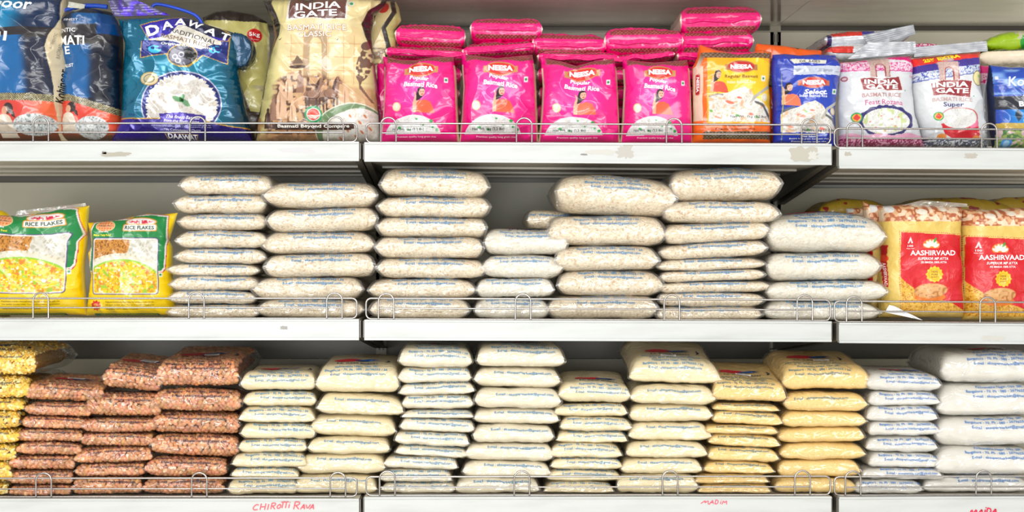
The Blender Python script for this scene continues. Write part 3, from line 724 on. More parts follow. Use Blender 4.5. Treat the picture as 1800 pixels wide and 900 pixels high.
# ------------------------------------------------------------------ upright printed bags
def poly_at(P, t, axis):
    P = sorted(P, key=lambda q: q[1-axis] if axis == 0 else q[0])
    P = np.array(P, float)
    if axis == 0: return np.interp(t, P[:, 1], P[:, 0])
    return np.interp(t, P[:, 0], P[:, 1])
class Bag:
    """l, r: (px,py) points of the side outlines; top, bot: points of the ends, in photo pixels on the plane y"""
    def __init__(s, l, r, top, bot, y, thick, seed, pu=4, pv=6, crease=1., back=None, sag=.25):
        s.l, s.r, s.top, s.bot, s.y, s.T, s.seed = l, r, top, bot, y, thick, seed
        s.pu, s.pv, s.crease, s.back, s.sag = pu, pv, crease, back if back is not None else thick*.8, sag
        xs = [p[0] for p in l+r]; s.cx = (min(xs)+max(xs))/2
    def inv(s, px, py):
        lx = poly_at(s.l, py, 0); rx = poly_at(s.r, py, 0); ty = poly_at(s.top, px, 1); by = poly_at(s.bot, px, 1)
        return (px-lx)/(rx-lx), (by-py)/(by-ty)
    def fwd(s, U, V):
        px = np.full(np.shape(U), float(s.cx)); py = np.zeros_like(px)
        for _ in range(14):
            ty = poly_at(s.top, px, 1); by = poly_at(s.bot, px, 1); py = by+(ty-by)*V
            lx = poly_at(s.l, py, 0); rx = poly_at(s.r, py, 0); px = lx+(rx-lx)*U
        return px, py
    def depth(s, U, V, px, py):
        u = np.clip(2*U-1, -1, 1); v = np.clip(2*V-1, -1, 1)
        F = np.clip(1-np.abs(u)**s.pu, 0, 1)**.6*np.clip(1-np.abs(v)**s.pv, 0, 1)**.6
        F = F*(1+s.sag*(.5-V))
        e = np.clip(F*2.5, 0, 1)
        k = s.seed % 53
        w_ = (ridge(px/46+py/90, py/60-px/120, k)-.5)*.0085+(ridge(px/24-py/30, py/26+px/44, k+1)-.5)*.0036
        w_ += (vn(px/60, py/60, k+2)-.5)*.008
        ed = np.abs(u)**4
        w_ += (ridge(px/60, py/9, k+3)-.5)*.0035*ed
        tp = np.clip((V-.8)/.2, 0, 1)
        w_ += (ridge(px/11, py/50, k+4)-.5)*.0035*tp
        return s.T*F+w_*e*s.crease
    def at(s, U, V, off=0., px=None, py=None):
        if px is None: px, py = s.fwd(U, V)
        c = s.depth(U, V, px, py)+off
        return np.stack([PX(px, s.y), s.y+s.T-c, PZ(py, s.y)], -1)
    def build(s, name, art, m, label, cat, group=None, decals=(), ref=None, res=1.0, parts=None):
        pxs = [p[0] for p in s.l+s.r]; pys = [p[1] for p in s.top+s.bot]
        nu = int((max(pxs)-min(pxs))/res)+2; nv = int((max(pys)-min(pys))/res)+2
        U, V = np.meshgrid(np.linspace(0, 1, nu), np.linspace(0, 1, nv), indexing='ij')
        px, py = s.fwd(U, V); p = s.at(U, V, 0, px, py)
        if ref is not None: ax, ay = ref.fwd(U, V)
        else: ax, ay = px, py
        col = lin(np.clip(art(ax, ay, U, V), 0, 255)); col = col*(1-.27*col.mean(-1, keepdims=True))
        b = MB(); b.grid(p[..., 0], p[..., 1], p[..., 2], 0, col)
        # back panel, plainer
        U2, V2 = np.meshgrid(np.linspace(0, 1, 30), np.linspace(0, 1, 30), indexing='ij'); qx, qy = s.fwd(U2, V2)
        u = 2*U2-1; v = 2*V2-1
        F = np.clip(1-np.abs(u)**s.pu, 0, 1)**.6*np.clip(1-np.abs(v)**s.pv, 0, 1)**.6
        yy = s.y+s.T+s.back*F+.0003
        sidec = col[:, nv//2][[0, -1]].mean(0)
        b.grid(PX(qx, s.y), yy, PZ(qy, s.y), 0, np.broadcast_to(sidec, (900, 3)), flip=True)
        for d in decals:
            q, T, c, of = d
            if ref is not None:
                a, b_ = ref.inv(q[:, 0], q[:, 1]); 
            else: a, b_ = s.inv(q[:, 0], q[:, 1])
            pts = s.at(a, b_, of) if ref is not None else s.at(a, b_, of, q[:, 0], q[:, 1])
            b.add(pts, T, 1, lin(c))
        bx, by = PX(s.cx, s.y), PZ(max(pys), s.y)
        o = b.build(name, [m, M['ink']], None, loc=(bx, s.y+s.T, by))
        tag(o, label, cat, group)
        return o
def txt(s, cx, cy, wd, ht, col, rot=0, bold=.012, arch=0., off=.0007, slant=0.):
    q, T = place_text(s, 0, 0, wd, ht, rot, bold, arch, slant)
    q, T = refine(q, T, col, 2.2)
    return (np.stack([cx+q[:, 0], cy-q[:, 1]], -1), T, col, off)

# painting helpers, all in photo pixels: c is an (…,3) colour array
def mixc(c, m, rgb):
    m = np.asarray(m, float)[..., None]; return c*(1-m)+np.asarray(rgb, float)*m
def base(px, rgb): return np.broadcast_to(np.asarray(rgb, float), px.shape+(3,)).copy()
def ell(px, py, cx, cy, rx, ry, rot=0, soft=.7):
    a = math.radians(rot); dx = px-cx; dy = py-cy
    x = dx*math.cos(a)+dy*math.sin(a); y = -dx*math.sin(a)+dy*math.cos(a)
    d = (np.sqrt((x/rx)**2+(y/ry)**2)-1)*min(rx, ry)
    return np.clip(.5-d/soft, 0, 1)
def pol(px, py, pts):
    m = np.zeros(px.shape, bool); n = len(pts)
    for i in range(n):
        x0, y0 = pts[i]; x1, y1 = pts[(i+1) % n]
        if y0 == y1: continue
        c = ((y0 > py) != (y1 > py)) & (px < (x1-x0)*(py-y0)/(y1-y0)+x0); m ^= c
    return m.astype(float)
def rrect(px, py, x0, y0, x1, y1, r=3):
    dx = np.maximum(np.abs(px-(x0+x1)/2)-(x1-x0)/2+r, 0); dy = np.maximum(np.abs(py-(y0+y1)/2)-(y1-y0)/2+r, 0)
    return np.clip(.5-(np.hypot(dx, dy)-r), 0, 1)
def grains(px, py, c, m, hi, lo, k=3.2, seed=0, hi2=None):
    a = ridge(px/k+py/(k*2.6), py/k-px/(k*3), seed); b = ridge(px/k-py/(k*2.2), py/(k*1.5)+px/(k*2), seed+1)
    n = np.maximum(a, b)[..., None]
    n = np.clip((n-.45)*2.2, 0, 1)
    col = np.asarray(lo, float)*(1-n)+np.asarray(hi, float)*n
    if hi2 is not None: col = mixc(col, ss(.72, .8, vn(px/5, py/5, seed+2)), hi2)
    return c*(1-m[..., None])+col*m[..., None]
def pattern(px, py, c, m, hi, lo, k=6, seed=3):
    n = (np.sin(px*2*np.pi/k)*np.cos(py*2*np.pi/(k*.8)) > .05).astype(float)*.6+.4*vn(px/2, py/2, seed)
    col = np.asarray(lo, float)*(1-n[..., None])+np.asarray(hi, float)*n[..., None]
    return c*(1-m[..., None])+col*m[..., None]
def woman(px, py, c, x, y, k=1., sari=(232, 96, 60), flip=1):
    X = (px-x)/k*flip; Y = (py-y)/k
    c = mixc(c, pol(X, Y, [(-16, 34), (-15, 16), (-11, 2), (-13, -4), (-10, -5), (-8, 6), (-6, 12), (2, 12), (14, 14), (20, 24), (22, 34)]), (236, 178, 150))
    c = mixc(c, pol(X, Y, [(-9, 34), (-8, 17), (-3, 12), (8, 11), (17, 15), (22, 24), (25, 36)]), sari)
    c = mixc(c, pol(X, Y, [(-9, 13), (-8, -2), (-5, -11), (2, -14), (7, -10), (8, -3), (5, 4), (-2, 10)]), (34, 22, 26))
    c = mixc(c, ell(X, Y, 2, -3, 5.5, 7.5, 8), (236, 184, 158))
    c = mixc(c, pol(X, Y, [(-5, -6), (-3, -12), (3, -14), (8, -8), (5, -9), (0, -9)]), (30, 20, 24))
    c = mixc(c, ell(X, Y, 0, -4, 1.1, .7), (40, 20, 20)); c = mixc(c, ell(X, Y, 4.4, -4, 1.1, .7), (40, 20, 20))
    return mixc(c, ell(X, Y, 2.6, 1, 2.2, .9), (190, 50, 60))
def lens(px, py, c, x, y, w_, h, col, gold=(196, 140, 84)):
    c = mixc(c, rrect(px, py, x-w_*.5, y-h*.22, x+w_*.5, y+h*.36, 1), gold)
    c = mixc(c, ell(px, py, x, y, w_*.43, h*.62), gold)
    return mixc(c, ell(px, py, x, y, w_*.40, h*.5), col)

# --- pink one-kilo bags -------------------------------------------------------
pk = Bag([(805, 250), (811, 200), (814, 150), (813, 120), (812, 92)], [(949, 250), (945, 200), (944, 150), (941, 120), (936, 96)],
         [(812, 93), (845, 96), (870, 100), (905, 97), (940, 96)], [(805, 246), (950, 246)], .035, .03, 1)
def art_pink(px, py, U, V):
    c = base(px, (236, 0, 128)); 
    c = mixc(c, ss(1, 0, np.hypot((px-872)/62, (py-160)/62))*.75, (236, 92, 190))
    c = pattern(px, py, c, (py < 107+2*np.sin(px/9)).astype(float)*ss(818, 822, px)*ss(940, 936, px), (160, 96, 80), (100, 34, 40))
    c = lens(px, py, c, 880, 121, 60, 20, (222, 40, 34))
    c = mixc(c, ell(px, py, 837, 184, 7.5, 8.5), (226, 196, 140)); c = mixc(c, ell(px, py, 837, 184, 5.5, 6.5), (250, 244, 226)); c = mixc(c, ell(px, py, 837, 184, 3.4, 4.4), (220, 200, 160)); c = mixc(c, ell(px, py, 837, 184, 2.6, 3.6), (252, 248, 236))
    c = mixc(c, rrect(px, py, 921, 136, 928, 145, .5), (248, 248, 248)); c = mixc(c, ell(px, py, 924.5, 140.5, 2.2, 2.2), (10, 130, 60))
    c = woman(px, py, c, 880, 163, .95)
    m = ell(px, py, 866, 244, 50, 43)*(py < 232)
    c = mixc(c, ell(px, py, 866, 244, 51.5, 44.5)*(py < 233.5), (250, 244, 246))
    c = grains(px, py, c, m, (250, 250, 247), (206, 206, 202), 2.6, 7)
    for gx_, gy_, r_ in ((842, 222, 3), (898, 211, 3.4), (872, 207, 2), (858, 226, 2.4), (909, 226, 3), (884, 218, 1.6), (901, 222, 2)):
        c = mixc(c, ell(px, py, gx_, gy_, r_, r_*.8), (30, 150, 60))
    c = mixc(c, ss(.972, .985, U)*(py > 112), (236, 222, 186)); c = mixc(c, ss(.028, .012, U)*(py > 112), (236, 222, 186))
    c = mixc(c, ss(.966, .972, U)*ss(.98, .974, U)*(py > 112), (200, 150, 60))
    return c
dec_pink = [txt('NEESA', 880, 120.5, 43, 9.5, (255, 255, 255), bold=.05, arch=.6), txt('Popular', 877, 137, 34, 8.5, (255, 244, 250), rot=-8, bold=.03, arch=1),
            txt('Basmati Rice', 880, 148, 60, 8.5, (255, 244, 250), rot=-7, bold=.03, arch=1.5),
            txt('Net Wt. 1kg (2.2 lbs)', 858, 225.5, 56, 5.5, (24, 60, 44), bold=.01), txt('Premium quality long grain rice', 872, 238, 70, 3.6, (255, 226, 240))]
GP = 'pink branded rice bags standing in a row'
pink_specs = [
    (668, 808, 96, 'leftmost of the four upright pink rice bags, beside the gold bag', [(2, 2), (0, 0), (6, -3)]),
    (808, 949, 92, 'second upright pink rice bag from left, crossed by long shiny creases', None),
    (949, 1094, 98, 'third upright pink rice bag from left, dented below its brown top band', [(0, 3), (3, 8), (-2, 2)]),
    (1094, 1223, 101, 'rightmost of the four upright pink rice bags, beside the orange bag', [(0, 0), (1, -1), (0, 0)])]
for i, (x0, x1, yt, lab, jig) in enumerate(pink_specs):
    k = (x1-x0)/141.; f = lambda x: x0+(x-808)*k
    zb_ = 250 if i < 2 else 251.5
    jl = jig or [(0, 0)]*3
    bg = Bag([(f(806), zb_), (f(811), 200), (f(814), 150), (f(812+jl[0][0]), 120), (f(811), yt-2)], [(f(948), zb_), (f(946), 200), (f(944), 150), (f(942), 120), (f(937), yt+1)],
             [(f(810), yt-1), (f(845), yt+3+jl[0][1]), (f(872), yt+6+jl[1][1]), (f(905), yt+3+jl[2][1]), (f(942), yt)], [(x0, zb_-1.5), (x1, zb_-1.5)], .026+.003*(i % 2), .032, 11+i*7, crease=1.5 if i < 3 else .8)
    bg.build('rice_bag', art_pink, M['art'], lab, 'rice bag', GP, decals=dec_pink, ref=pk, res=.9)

# --- pink bags lying on their sides behind -------------------------------------
def lying_art(name, x0, x1, y0, y1, y, Dp, tilt, fn, m, lab, cat='rice bag', group=None, pu=9, qu=.5, seal=True, wr=1.6, cyaw=0., nu=150):
    seedc[0] += 1
    W = (x1-x0)*S*(D+y)/D; t = (y1-y0)*S*(D+y)/D
    tt = t-abs(W*math.sin(math.radians(tilt)))*.55
    P = Lying(W, Dp, tt, seedc[0], pu=pu, qu=qu, cave=.02, wr=wr)
    P.pv = 9
    loc = (PX((x0+x1)/2, y), y, PZ((y0+y1)/2, y))
    b = MB()
    a = np.linspace(0, 1, nu); w_ = np.linspace(-1, 1, 121)
    U, Wv = np.meshgrid(a, w_, indexing='ij'); V = .1*np.abs(Wv)**2+.9*np.abs(Wv)**3
    A = P.surf(U, V, 1); B = P.surf(U, V, -1); sg = Wv >= 0
    X, Y, Z = [np.where(sg, p, q) for p, q in zip(A, B)]
    zn = Z/(tt/2)
    b.grid(X, Y, Z, 0, lin(np.clip(fn(U, zn, V, X, Z), 0, 255)))
    rot = (0, math.radians(tilt), cyaw)
    if seal:      # folded crimped seam lying along the front
        us = np.linspace(.07, .93, 90); vs = np.linspace(-1, 1, 14)
        Us, Vs = np.meshgrid(us, vs, indexing='ij')
        zz = Vs*.0045+(vn(Us*6, Us*0, seedc[0] % 40)-.5)*.006
        yy = -.004-.0022*ridge(Us*16, Vs*1.2+Us*6, seedc[0] % 30)-.0012*np.cos(Vs*9)
        p0 = P.surf(Us, Us*0+.01, 1)
        col = fn(Us, Us*0+.05, Us*0, Us, zz)
        b.grid((Us-.5)*W, yy+.004+p0[1]*.2, zz, 0, lin(np.clip(col*1.03, 0, 255)))
    if name is None: return b, P, loc, rot
    o = b.build(name, m, None); o.location = loc; o.rotation_euler = rot
    tag(o, lab, cat, group); return o
def art_roll(U, zn, V, X, Z):
    px = X/S; py = Z/S
    c = base(U, (236, 6, 122))
    band = ss(.42, .5, np.abs(zn))*ss(1.04, .9, np.abs(zn))*ss(.07, .09, U)*ss(.95, .92, U)*(V < .05)
    c = pattern(px, py, c, band, (176, 96, 88), (104, 26, 36), 7)
    c = mixc(c, (V > .10)*(zn > 0)*ell(px, V*200, 0, 45, 30, 14), (222, 40, 34))
    c = mixc(c, ss(.03, .022, U), (232, 216, 196)); c = mixc(c, ss(.975, .985, U), (232, 216, 196))
    return c
GR = 'pink branded rice bags lying flat behind the upright ones'
for (x0, x1, y0, y1, y, tl, lab) in (
        (676, 822, 78, 108, .10, 3, 'pink rice bag lying flat, lower of two behind leftmost upright pink one'),
        (694, 820, 38, 86, .115, 3, 'pink rice bag lying flat, upper one behind leftmost upright pink bag'),
        (812, 942, 68, 102, .10, -4, 'pink rice bag lying flat under the tilted one behind second upright bag'),
        (824, 953, 28, 72, .11, 1, 'pink rice bag lying flat, high one behind second upright pink bag'),
        (935, 1068, 56, 98, .12, 1, 'pink rice bag lying flat in the dip between two higher ones'),
        (945, 1090, 88, 112, .10, 1, 'pink rice bag lying flat just above third upright bag'),
        (1062, 1203, 46, 98, .115, -1, 'pink rice bag lying flat behind the gap of third and fourth upright'),
        (1058, 1185, 88, 112, .10, -5, 'pink rice bag lying flat just above rightmost upright pink bag'),
        (1188, 1325, 84, 112, .12, 0, 'pink rice bag lying flat, bottom of three behind the orange bag'),
        (1193, 1326, 50, 94, .12, -1, 'pink rice bag lying flat, middle of three behind the orange bag'),
        (1196, 1341, 8, 60, .125, -1, 'highest pink rice bag, lying flat with red oval on top')):
    lying_art('rice_bag', x0, x1, y0, y1, y, .19, tl, art_roll, M['art'], lab, group=GR)
for cxp in (748, 880, 1006, 1130, 1262):
    for k in range(4):
        y1_ = 250-k*34; lying_art('rice_bag', cxp-62, cxp+62, y1_-34, y1_, .115, .19, 0, art_roll, M['art'], 'pink rice bag lying flat in the pile hidden behind the upright row', group='pink rice bags piled behind the upright row', seal=False, nu=60)
# a pink bag peeping out beside the gold one
bg = Bag([(661, 200), (661, 110)], [(684, 200), (684, 108)], [(661, 108), (684, 108)], [(661, 248), (684, 248)], .10, .02, 71)
bg.build('rice_bag', lambda px, py, U, V: base(px, (232, 4, 118)), M['art'], 'narrow pink rice bag edge squeezed between gold and pink bags', 'rice bag')

# --- orange bag ----------------------------------------------------------------
def art_orange(px, py, U, V):
    c = base(px, (245, 104, 8))
    c = mixc(c, rrect(px, py, 1243, 101, 1357, 217, 2), (252, 176, 8)); c = mixc(c, ell(px, py, 1320, 150, 60, 50)*.7*(px > 1243)*(py > 101)*(py < 217)*(px < 1357), (255, 214, 20))
    c = pattern(px, py, c, ((py > 91)*(py < 101)).astype(float)*(px > 1233), (150, 120, 90), (70, 50, 40), 8)
    c = pattern(px, py, c, ((py > 231)*(py < 244)).astype(float)*(px > 1237), (140, 124, 90), (46, 38, 30), 6)
    c = lens(px, py, c, 1303, 117, 58, 18, (196, 34, 34), (180, 120, 70))
    c = mixc(c, rrect(px, py, 1339, 132, 1347, 142, .5), (250, 250, 250)); c = mixc(c, ell(px, py, 1343, 137, 2, 2), (10, 130, 60))
    c = mixc(c, ell(px, py, 1344, 171, 5.5, 7), (240, 236, 220)); c = mixc(c, ell(px, py, 1344, 171, 3.6, 5), (214, 190, 140)); c = mixc(c, ell(px, py, 1344, 171, 2.8, 4), (250, 246, 236))
    c = woman(px, py, c, 1261, 134, .8, (228, 84, 66))
    rice = pol(px, py, [(1246, 214), (1246, 172), (1256, 165), (1278, 163), (1290, 158), (1308, 152), (1320, 158), (1326, 170), (1340, 178), (1352, 190), (1357, 214)])
    c = grains(px, py, c, rice, (254, 252, 246), (216, 204, 186), 3, 12, (240, 190, 150))
    for gx_, gy_, a_, b_, cc in ((1282, 180, 8, 3, (240, 130, 110)), (1300, 172, 5, 2, (240, 110, 90)), (1320, 201, 5, 2.4, (240, 110, 90)), (1250, 195, 3, 2, (110, 180, 60)), (1296, 203, 4, 2, (80, 160, 60)), (1330, 206, 4, 2, (80, 160, 60)), (1262, 206, 6, 2, (240, 150, 120))):
        c = mixc(c, ell(px, py, gx_, gy_, a_, b_, 15), cc)
    c = mixc(c, pol(px, py, [(1317, 184), (1325, 168), (1352, 149), (1355, 153), (1330, 171), (1320, 186)]), (176, 172, 160))
    c = mixc(c, pol(px, py, [(1326, 176), (1342, 182), (1355, 202), (1353, 208), (1341, 188), (1326, 180)]), (90, 88, 84))
    c = mixc(c, pol(px, py, [(1246, 168), (1262, 164), (1272, 165), (1271, 168), (1262, 167), (1246, 171)]), (130, 126, 120))
    c = mixc(c, (px < 1236)*(py > 116)*(py < 212)*(px > 1222), (240, 214, 190)); c = mixc(c, rrect(px, py, 1225, 130, 1231, 166, 2), (176, 20, 26))
    return c
bg = Bag([(1221, 252), (1222, 200), (1221, 115), (1229, 102), (1233, 72)], [(1359, 252), (1361, 193), (1357, 149), (1362, 86)],
         [(1228, 100), (1234, 74), (1262, 84), (1300, 92), (1320, 90), (1343, 84), (1362, 88)], [(1220, 250.5), (1362, 251)], .03, .03, 33, crease=1.0)
bg.build('rice_bag', art_orange, M['art'], 'orange and yellow rice bag right of the pink bags', 'rice bag', decals=[
    txt('NEESA', 1303, 117.5, 39, 8, (255, 255, 255), bold=.05), txt('Regular Basmati', 1303, 135, 58, 7, (120, 70, 20)), txt('Indian Basmati Rice', 1303, 144, 50, 5, (250, 236, 200)),
    txt('Net Wt. 1kg (2.2 lbs)', 1316, 205.5, 66, 7, (250, 250, 250), bold=.012), txt('Net Wt. 1kg (2.2 lbs)', 1316, 205.5, 65, 6, (30, 30, 30), bold=.0, off=.0012),
    txt('Premium quality', 1292, 221, 34, 3.4, (90, 40, 10)), txt('Regular basmati rice', 1292, 227, 70, 3.2, (90, 40, 10)), txt('NEESA', 1228, 148, 26, 4, (255, 255, 255), rot=-90, bold=.03)])
def art_or2(px, py, U, V):
    c = base(px, (244, 98, 10)); c = pattern(px, py, c, ((V > .55)*(V < .85)*(U < .62)).astype(float), (120, 90, 60), (60, 44, 36), 8)
    return mixc(c, pol(px, py, [(1398, 80), (1406, 74), (1412, 80), (1404, 86)])+pol(px, py, [(1420, 80), (1430, 74), (1436, 77), (1427, 86)]), (60, 44, 36))
bg = Bag([(1326, 200), (1328, 96), (1333, 73)], [(1450, 200), (1449, 88), (1446, 84)], [(1326, 90), (1334, 74), (1380, 78), (1420, 84), (1449, 86)], [(1326, 248), (1450, 250)], .10, .02, 35)
bg.build('rice_bag', art_or2, M['art'], 'orange rice bag standing behind the orange and blue bags', 'rice bag')

# --- blue bag -------------------------------------------------------------------
def art_blue(px, py, U, V):
    c = base(px, (22, 52, 168)); c = mixc(c, ell(px, py, 1430, 180, 40, 60)*.5, (30, 74, 190))
    c = mixc(c, ((py > 115)*(py < 131)*(px > 1396)).astype(float)*.9, (226, 230, 238)); c = mixc(c, ((py > 120)*(py < 126)*(px > 1396))*ss(.45, .6, vn(px/4, py/3, 5))*.6, (120, 130, 150))
    c = mixc(c, pol(px, py, [(1390, 104), (1395, 102), (1428, 104), (1454, 105), (1452, 112), (1425, 109), (1397, 111)]), (234, 232, 216))
    c = lens(px, py, c, 1430, 145, 56, 16, (206, 44, 36), (190, 100, 70))
    c = mixc(c, rrect(px, py, 1464, 156, 1472, 165, .5), (240, 245, 240)); c = mixc(c, ell(px, py, 1468, 160.5, 2.2, 2.2), (10, 130, 60))
    c = mixc(c, ell(px, py, 1466, 195, 5.5, 7), (226, 190, 120)); c = mixc(c, ell(px, py, 1466, 195, 3.6, 5), (248, 240, 220))
    c = woman(px, py, c, 1387, 156, .85, (240, 122, 84))
    rice = pol(px, py, [(1374, 232), (1374, 200), (1384, 194), (1404, 188), (1414, 182), (1432, 177), (1444, 184), (1452, 194), (1466, 206), (1474, 234)])
    c = grains(px, py, c, rice, (253, 252, 248), (210, 204, 190), 3, 14, (236, 196, 160))
    for gx_, gy_, a_, b_, cc in ((1408, 203, 8, 3, (240, 140, 110)), (1426, 194, 5, 2, (240, 110, 90)), (1446, 226, 5, 2.4, (240, 110, 90)), (1416, 196, 3, 2, (110, 180, 60)), (1422, 228, 4, 2, (80, 160, 60)), (1390, 222, 6, 2, (240, 150, 120))):
        c = mixc(c, ell(px, py, gx_, gy_, a_, b_, 15), cc)
    c = mixc(c, pol(px, py, [(1442, 208), (1452, 190), (1478, 174), (1480, 178), (1456, 193), (1446, 210)]), (190, 188, 180))
    c = mixc(c, pol(px, py, [(1450, 200), (1466, 207), (1475, 222), (1474, 230), (1464, 212), (1450, 204)]), (84, 88, 96))
    c = mixc(c, pol(px, py, [(1377, 193), (1396, 186), (1398, 189), (1378, 197)]), (90, 96, 110))
    return mixc(c, ell(px, py, 1376, 190, 1.2, 60)*.8, (200, 180, 80))
bg = Bag([(1364, 252), (1363, 170), (1361, 112), (1364, 90)], [(1477, 258), (1474, 190), (1480, 140), (1485, 116), (1474, 92)], [(1362, 93), (1385, 91), (1410, 94), (1440, 92), (1480, 94)], [(1360, 251), (1420, 252), (1484, 256)], .028, .028, 41, crease=1.3)
bg.build('rice_bag', art_blue, M['art'], 'royal blue rice bag with woman, pan of rice and silver spoon', 'rice bag', decals=[
    txt('DR. ARIES', 1425, 106.8, 36, 4, (60, 60, 70)), txt('NEESA', 1430, 145, 40, 8, (255, 255, 255), bold=.05), txt('Select.', 1434, 161.5, 42, 9, (255, 255, 255), bold=.03, slant=.35),
    txt('Indian Basmati Rice', 1429, 168.5, 50, 5, (240, 244, 255)), txt('Net Wt. 1kg (2.2 lbs)', 1440, 229, 62, 6.5, (250, 250, 250), bold=.012), txt('Net Wt. 1kg (2.2 lbs)', 1440, 229, 61, 5.5, (30, 30, 30), off=.0012),
    txt('Finest Select', 1422, 239, 28, 3.4, (255, 255, 255)), txt('Extra long grain basmati rice', 1424, 243.5, 70, 3, (255, 255, 255)), txt('Premium quality indian rice', 1424, 248, 62, 3, (255, 255, 255))])

# --- crimped seals ---------------------------------------------------------------
def strip(name, quad, y, fn, m, n=140, amp=.0012, freq=30, parent=None, vert=True, lab=None, bow=0.):
    """quad px: top-left, top-right, bottom-right, bottom-left; fins with fine crimps"""
    q = np.array(quad, float); U, V = np.meshgrid(np.linspace(0, 1, n), np.linspace(0, 1, 26), indexing='ij')
    P = ((1-U)*(1-V))[..., None]*q[3]+(U*(1-V))[..., None]*q[2]+(U*V)[..., None]*q[1]+((1-U)*V)[..., None]*q[0]
    px, py = P[..., 0], P[..., 1]; py = py+bow*np.sin(U*np.pi)
    ph = V*freq if vert else U*freq
    yy = y-amp*np.cos(ph*2*np.pi)-.004*(ridge(U*5, V*1.5, int(q[0][0]) % 40)-.5)
    b = MB(); col = lin(np.clip(fn(px, py, U, V), 0, 255))
    b.grid(PX(px, y), yy, PZ(py, y), 0, col); b.grid(PX(px, y), yy+.0006, PZ(py, y), 0, col, flip=True)
    o = b.build(name, m, None, loc=(PX(q[3][0], y), y, PZ(q[3][1], y)))
    if parent is not None:
        l = o.location.copy(); o.parent = parent; o.location = l-parent.location
    if lab: o['label'] = lab
    return o
silver = lambda px, py, U, V: mixc(base(px, (164, 168, 176)), .6*vn(px/12, py/6, 3), (216, 218, 222))

# --- white bags ------------------------------------------------------------------
def gate(px, py, c, x, y, k):
    X = (px-x)/k; Y = (py-y)/k
    st = .5*vn(px/1.6, py/1.6, 8)[..., None]
    stone = np.array([222, 196, 188])*(1-st)+np.array([150, 104, 96])*st
    m = np.maximum(rrect(X, Y, -17, -19, 17, 16, 1)*(1-rrect(X, Y, -6, -6, 7, 30, 6)), rrect(X, Y, -11, -27, 11, -20, 2))
    m = np.maximum(m, rrect(X, Y, -19, -17, 19, -14, 0)*1.); m = m*1.
    c = c*(1-m[..., None])+stone*m[..., None]
    c = mixc(c, ((np.abs(X+6.5) < .9)+(np.abs(X-8.5) < 1.3)+(np.abs(X-17) < .7))*(Y > -4)*(Y < 16)*1., (150, 56, 56))
    return mixc(c, np.clip(ell(X, Y, .5, -3, 7.6, 6)-ell(X, Y, .5, -2.4, 6.4, 5.4), 0, 1)*(Y < -1), (150, 56, 56))
def plaque(px, py, c, pts, col=(140, 36, 44), rim=(236, 226, 224)):
    P = np.array(pts, float); m = P.mean(0)
    c = mixc(c, pol(px, py, list(m+(P-m)*1.06+[0, .6])), rim); c = mixc(c, pol(px, py, pts), col); return c
def art_w1(px, py, U, V):
    c = base(px, (232, 234, 238)); c = mixc(c, ss(.3, .8, vn(px/30, py/30, 2))*.25, (204, 210, 220))
    c = mixc(c, ((py > 103-(px-1486)*.02)*(py < 107.5-(px-1486)*.02)).astype(float)*(px < 1530), (226, 40, 130))
    c = mixc(c, pol(px, py, [(1560, 99), (1600, 93), (1611, 93), (1616, 112), (1596, 104), (1560, 102)]), (220, 22, 120))
    band = ((py > 107)*(py < 124)).astype(float)
    c = c*(1-band[..., None]*.75)+band[..., None]*.75*(np.array([252, 214, 232])*(1-ss(.45, .55, ridge(px/5, py/5, 4))[..., None])+np.array([214, 60, 140])*ss(.6, .75, ridge(px/5, py/5, 4))[..., None]+0.0) if False else mixc(c, band*.9, (250, 216, 232))
    c = mixc(c, band*ss(.70, .85, ridge(px/2.6, py/3, 4)), (206, 60, 136))
    c = mixc(c, ((py > 122)*(py < 124)).astype(float), (206, 90, 150))
    c = gate(px, py, c, 1548, 119, 1.)
    c = plaque(px, py, c, [(1513, 138), (1532, 136), (1549, 139), (1582, 134), (1586, 158), (1560, 159), (1550, 156), (1518, 158)])
    c = mixc(c, ell(px, py, 1489, 137, 5, 4.5), (150, 40, 60)); c = mixc(c, ell(px, py, 1489, 137, 3.4, 2.6), (226, 200, 206))
    c = mixc(c, ell(px, py, 1591, 159, 1, 1), (20, 130, 60))
    th = np.arctan2(py-212, px-1557)
    d = np.hypot((px-1557)/48, (py-212)/27)*(1+.035*np.cos(th*14))
    c = mixc(c, (d < 1).astype(float), (42, 36, 104))
    c = grains(px, py, c, ((px-1557)/41)**2+((py-213)/22.5)**2 < 1, (252, 252, 250), (214, 214, 208), 2.8, 16, (200, 214, 150))
    for gx_, gy_ in ((1530, 214), (1548, 204), (1566, 210), (1540, 224), (1572, 222), (1578, 206), (1556, 230)): c = mixc(c, ell(px, py, gx_, gy_, 1.8, 1), (226, 110, 80))
    c = mixc(c, ell(px, py, 1506, 207, 9, 9), (30, 150, 84)); c = mixc(c, ell(px, py, 1506, 207, 6.8, 6.8), (250, 180, 60)); c = mixc(c, pol(px, py, [(1500, 208), (1506, 200), (1512, 208), (1507, 213)]), (220, 60, 50))
    b2 = (py > 236+2*np.sin(px/8)).astype(float); c = mixc(c, b2, (236, 170, 200)); c = mixc(c, (py > 243)*ss(.5, .65, ridge(px/3, py/2.4, 9)), (140, 40, 80))
    return c
bg = Bag([(1482, 258), (1480, 176), (1482, 129), (1486, 103)], [(1637, 258), (1628, 240), (1616, 200), (1612, 147), (1614, 116), (1610, 92)],
         [(1484, 106), (1510, 104), (1548, 98), (1590, 94), (1612, 94)], [(1482, 257), (1640, 257)], .03, .035, 51, crease=1.1)
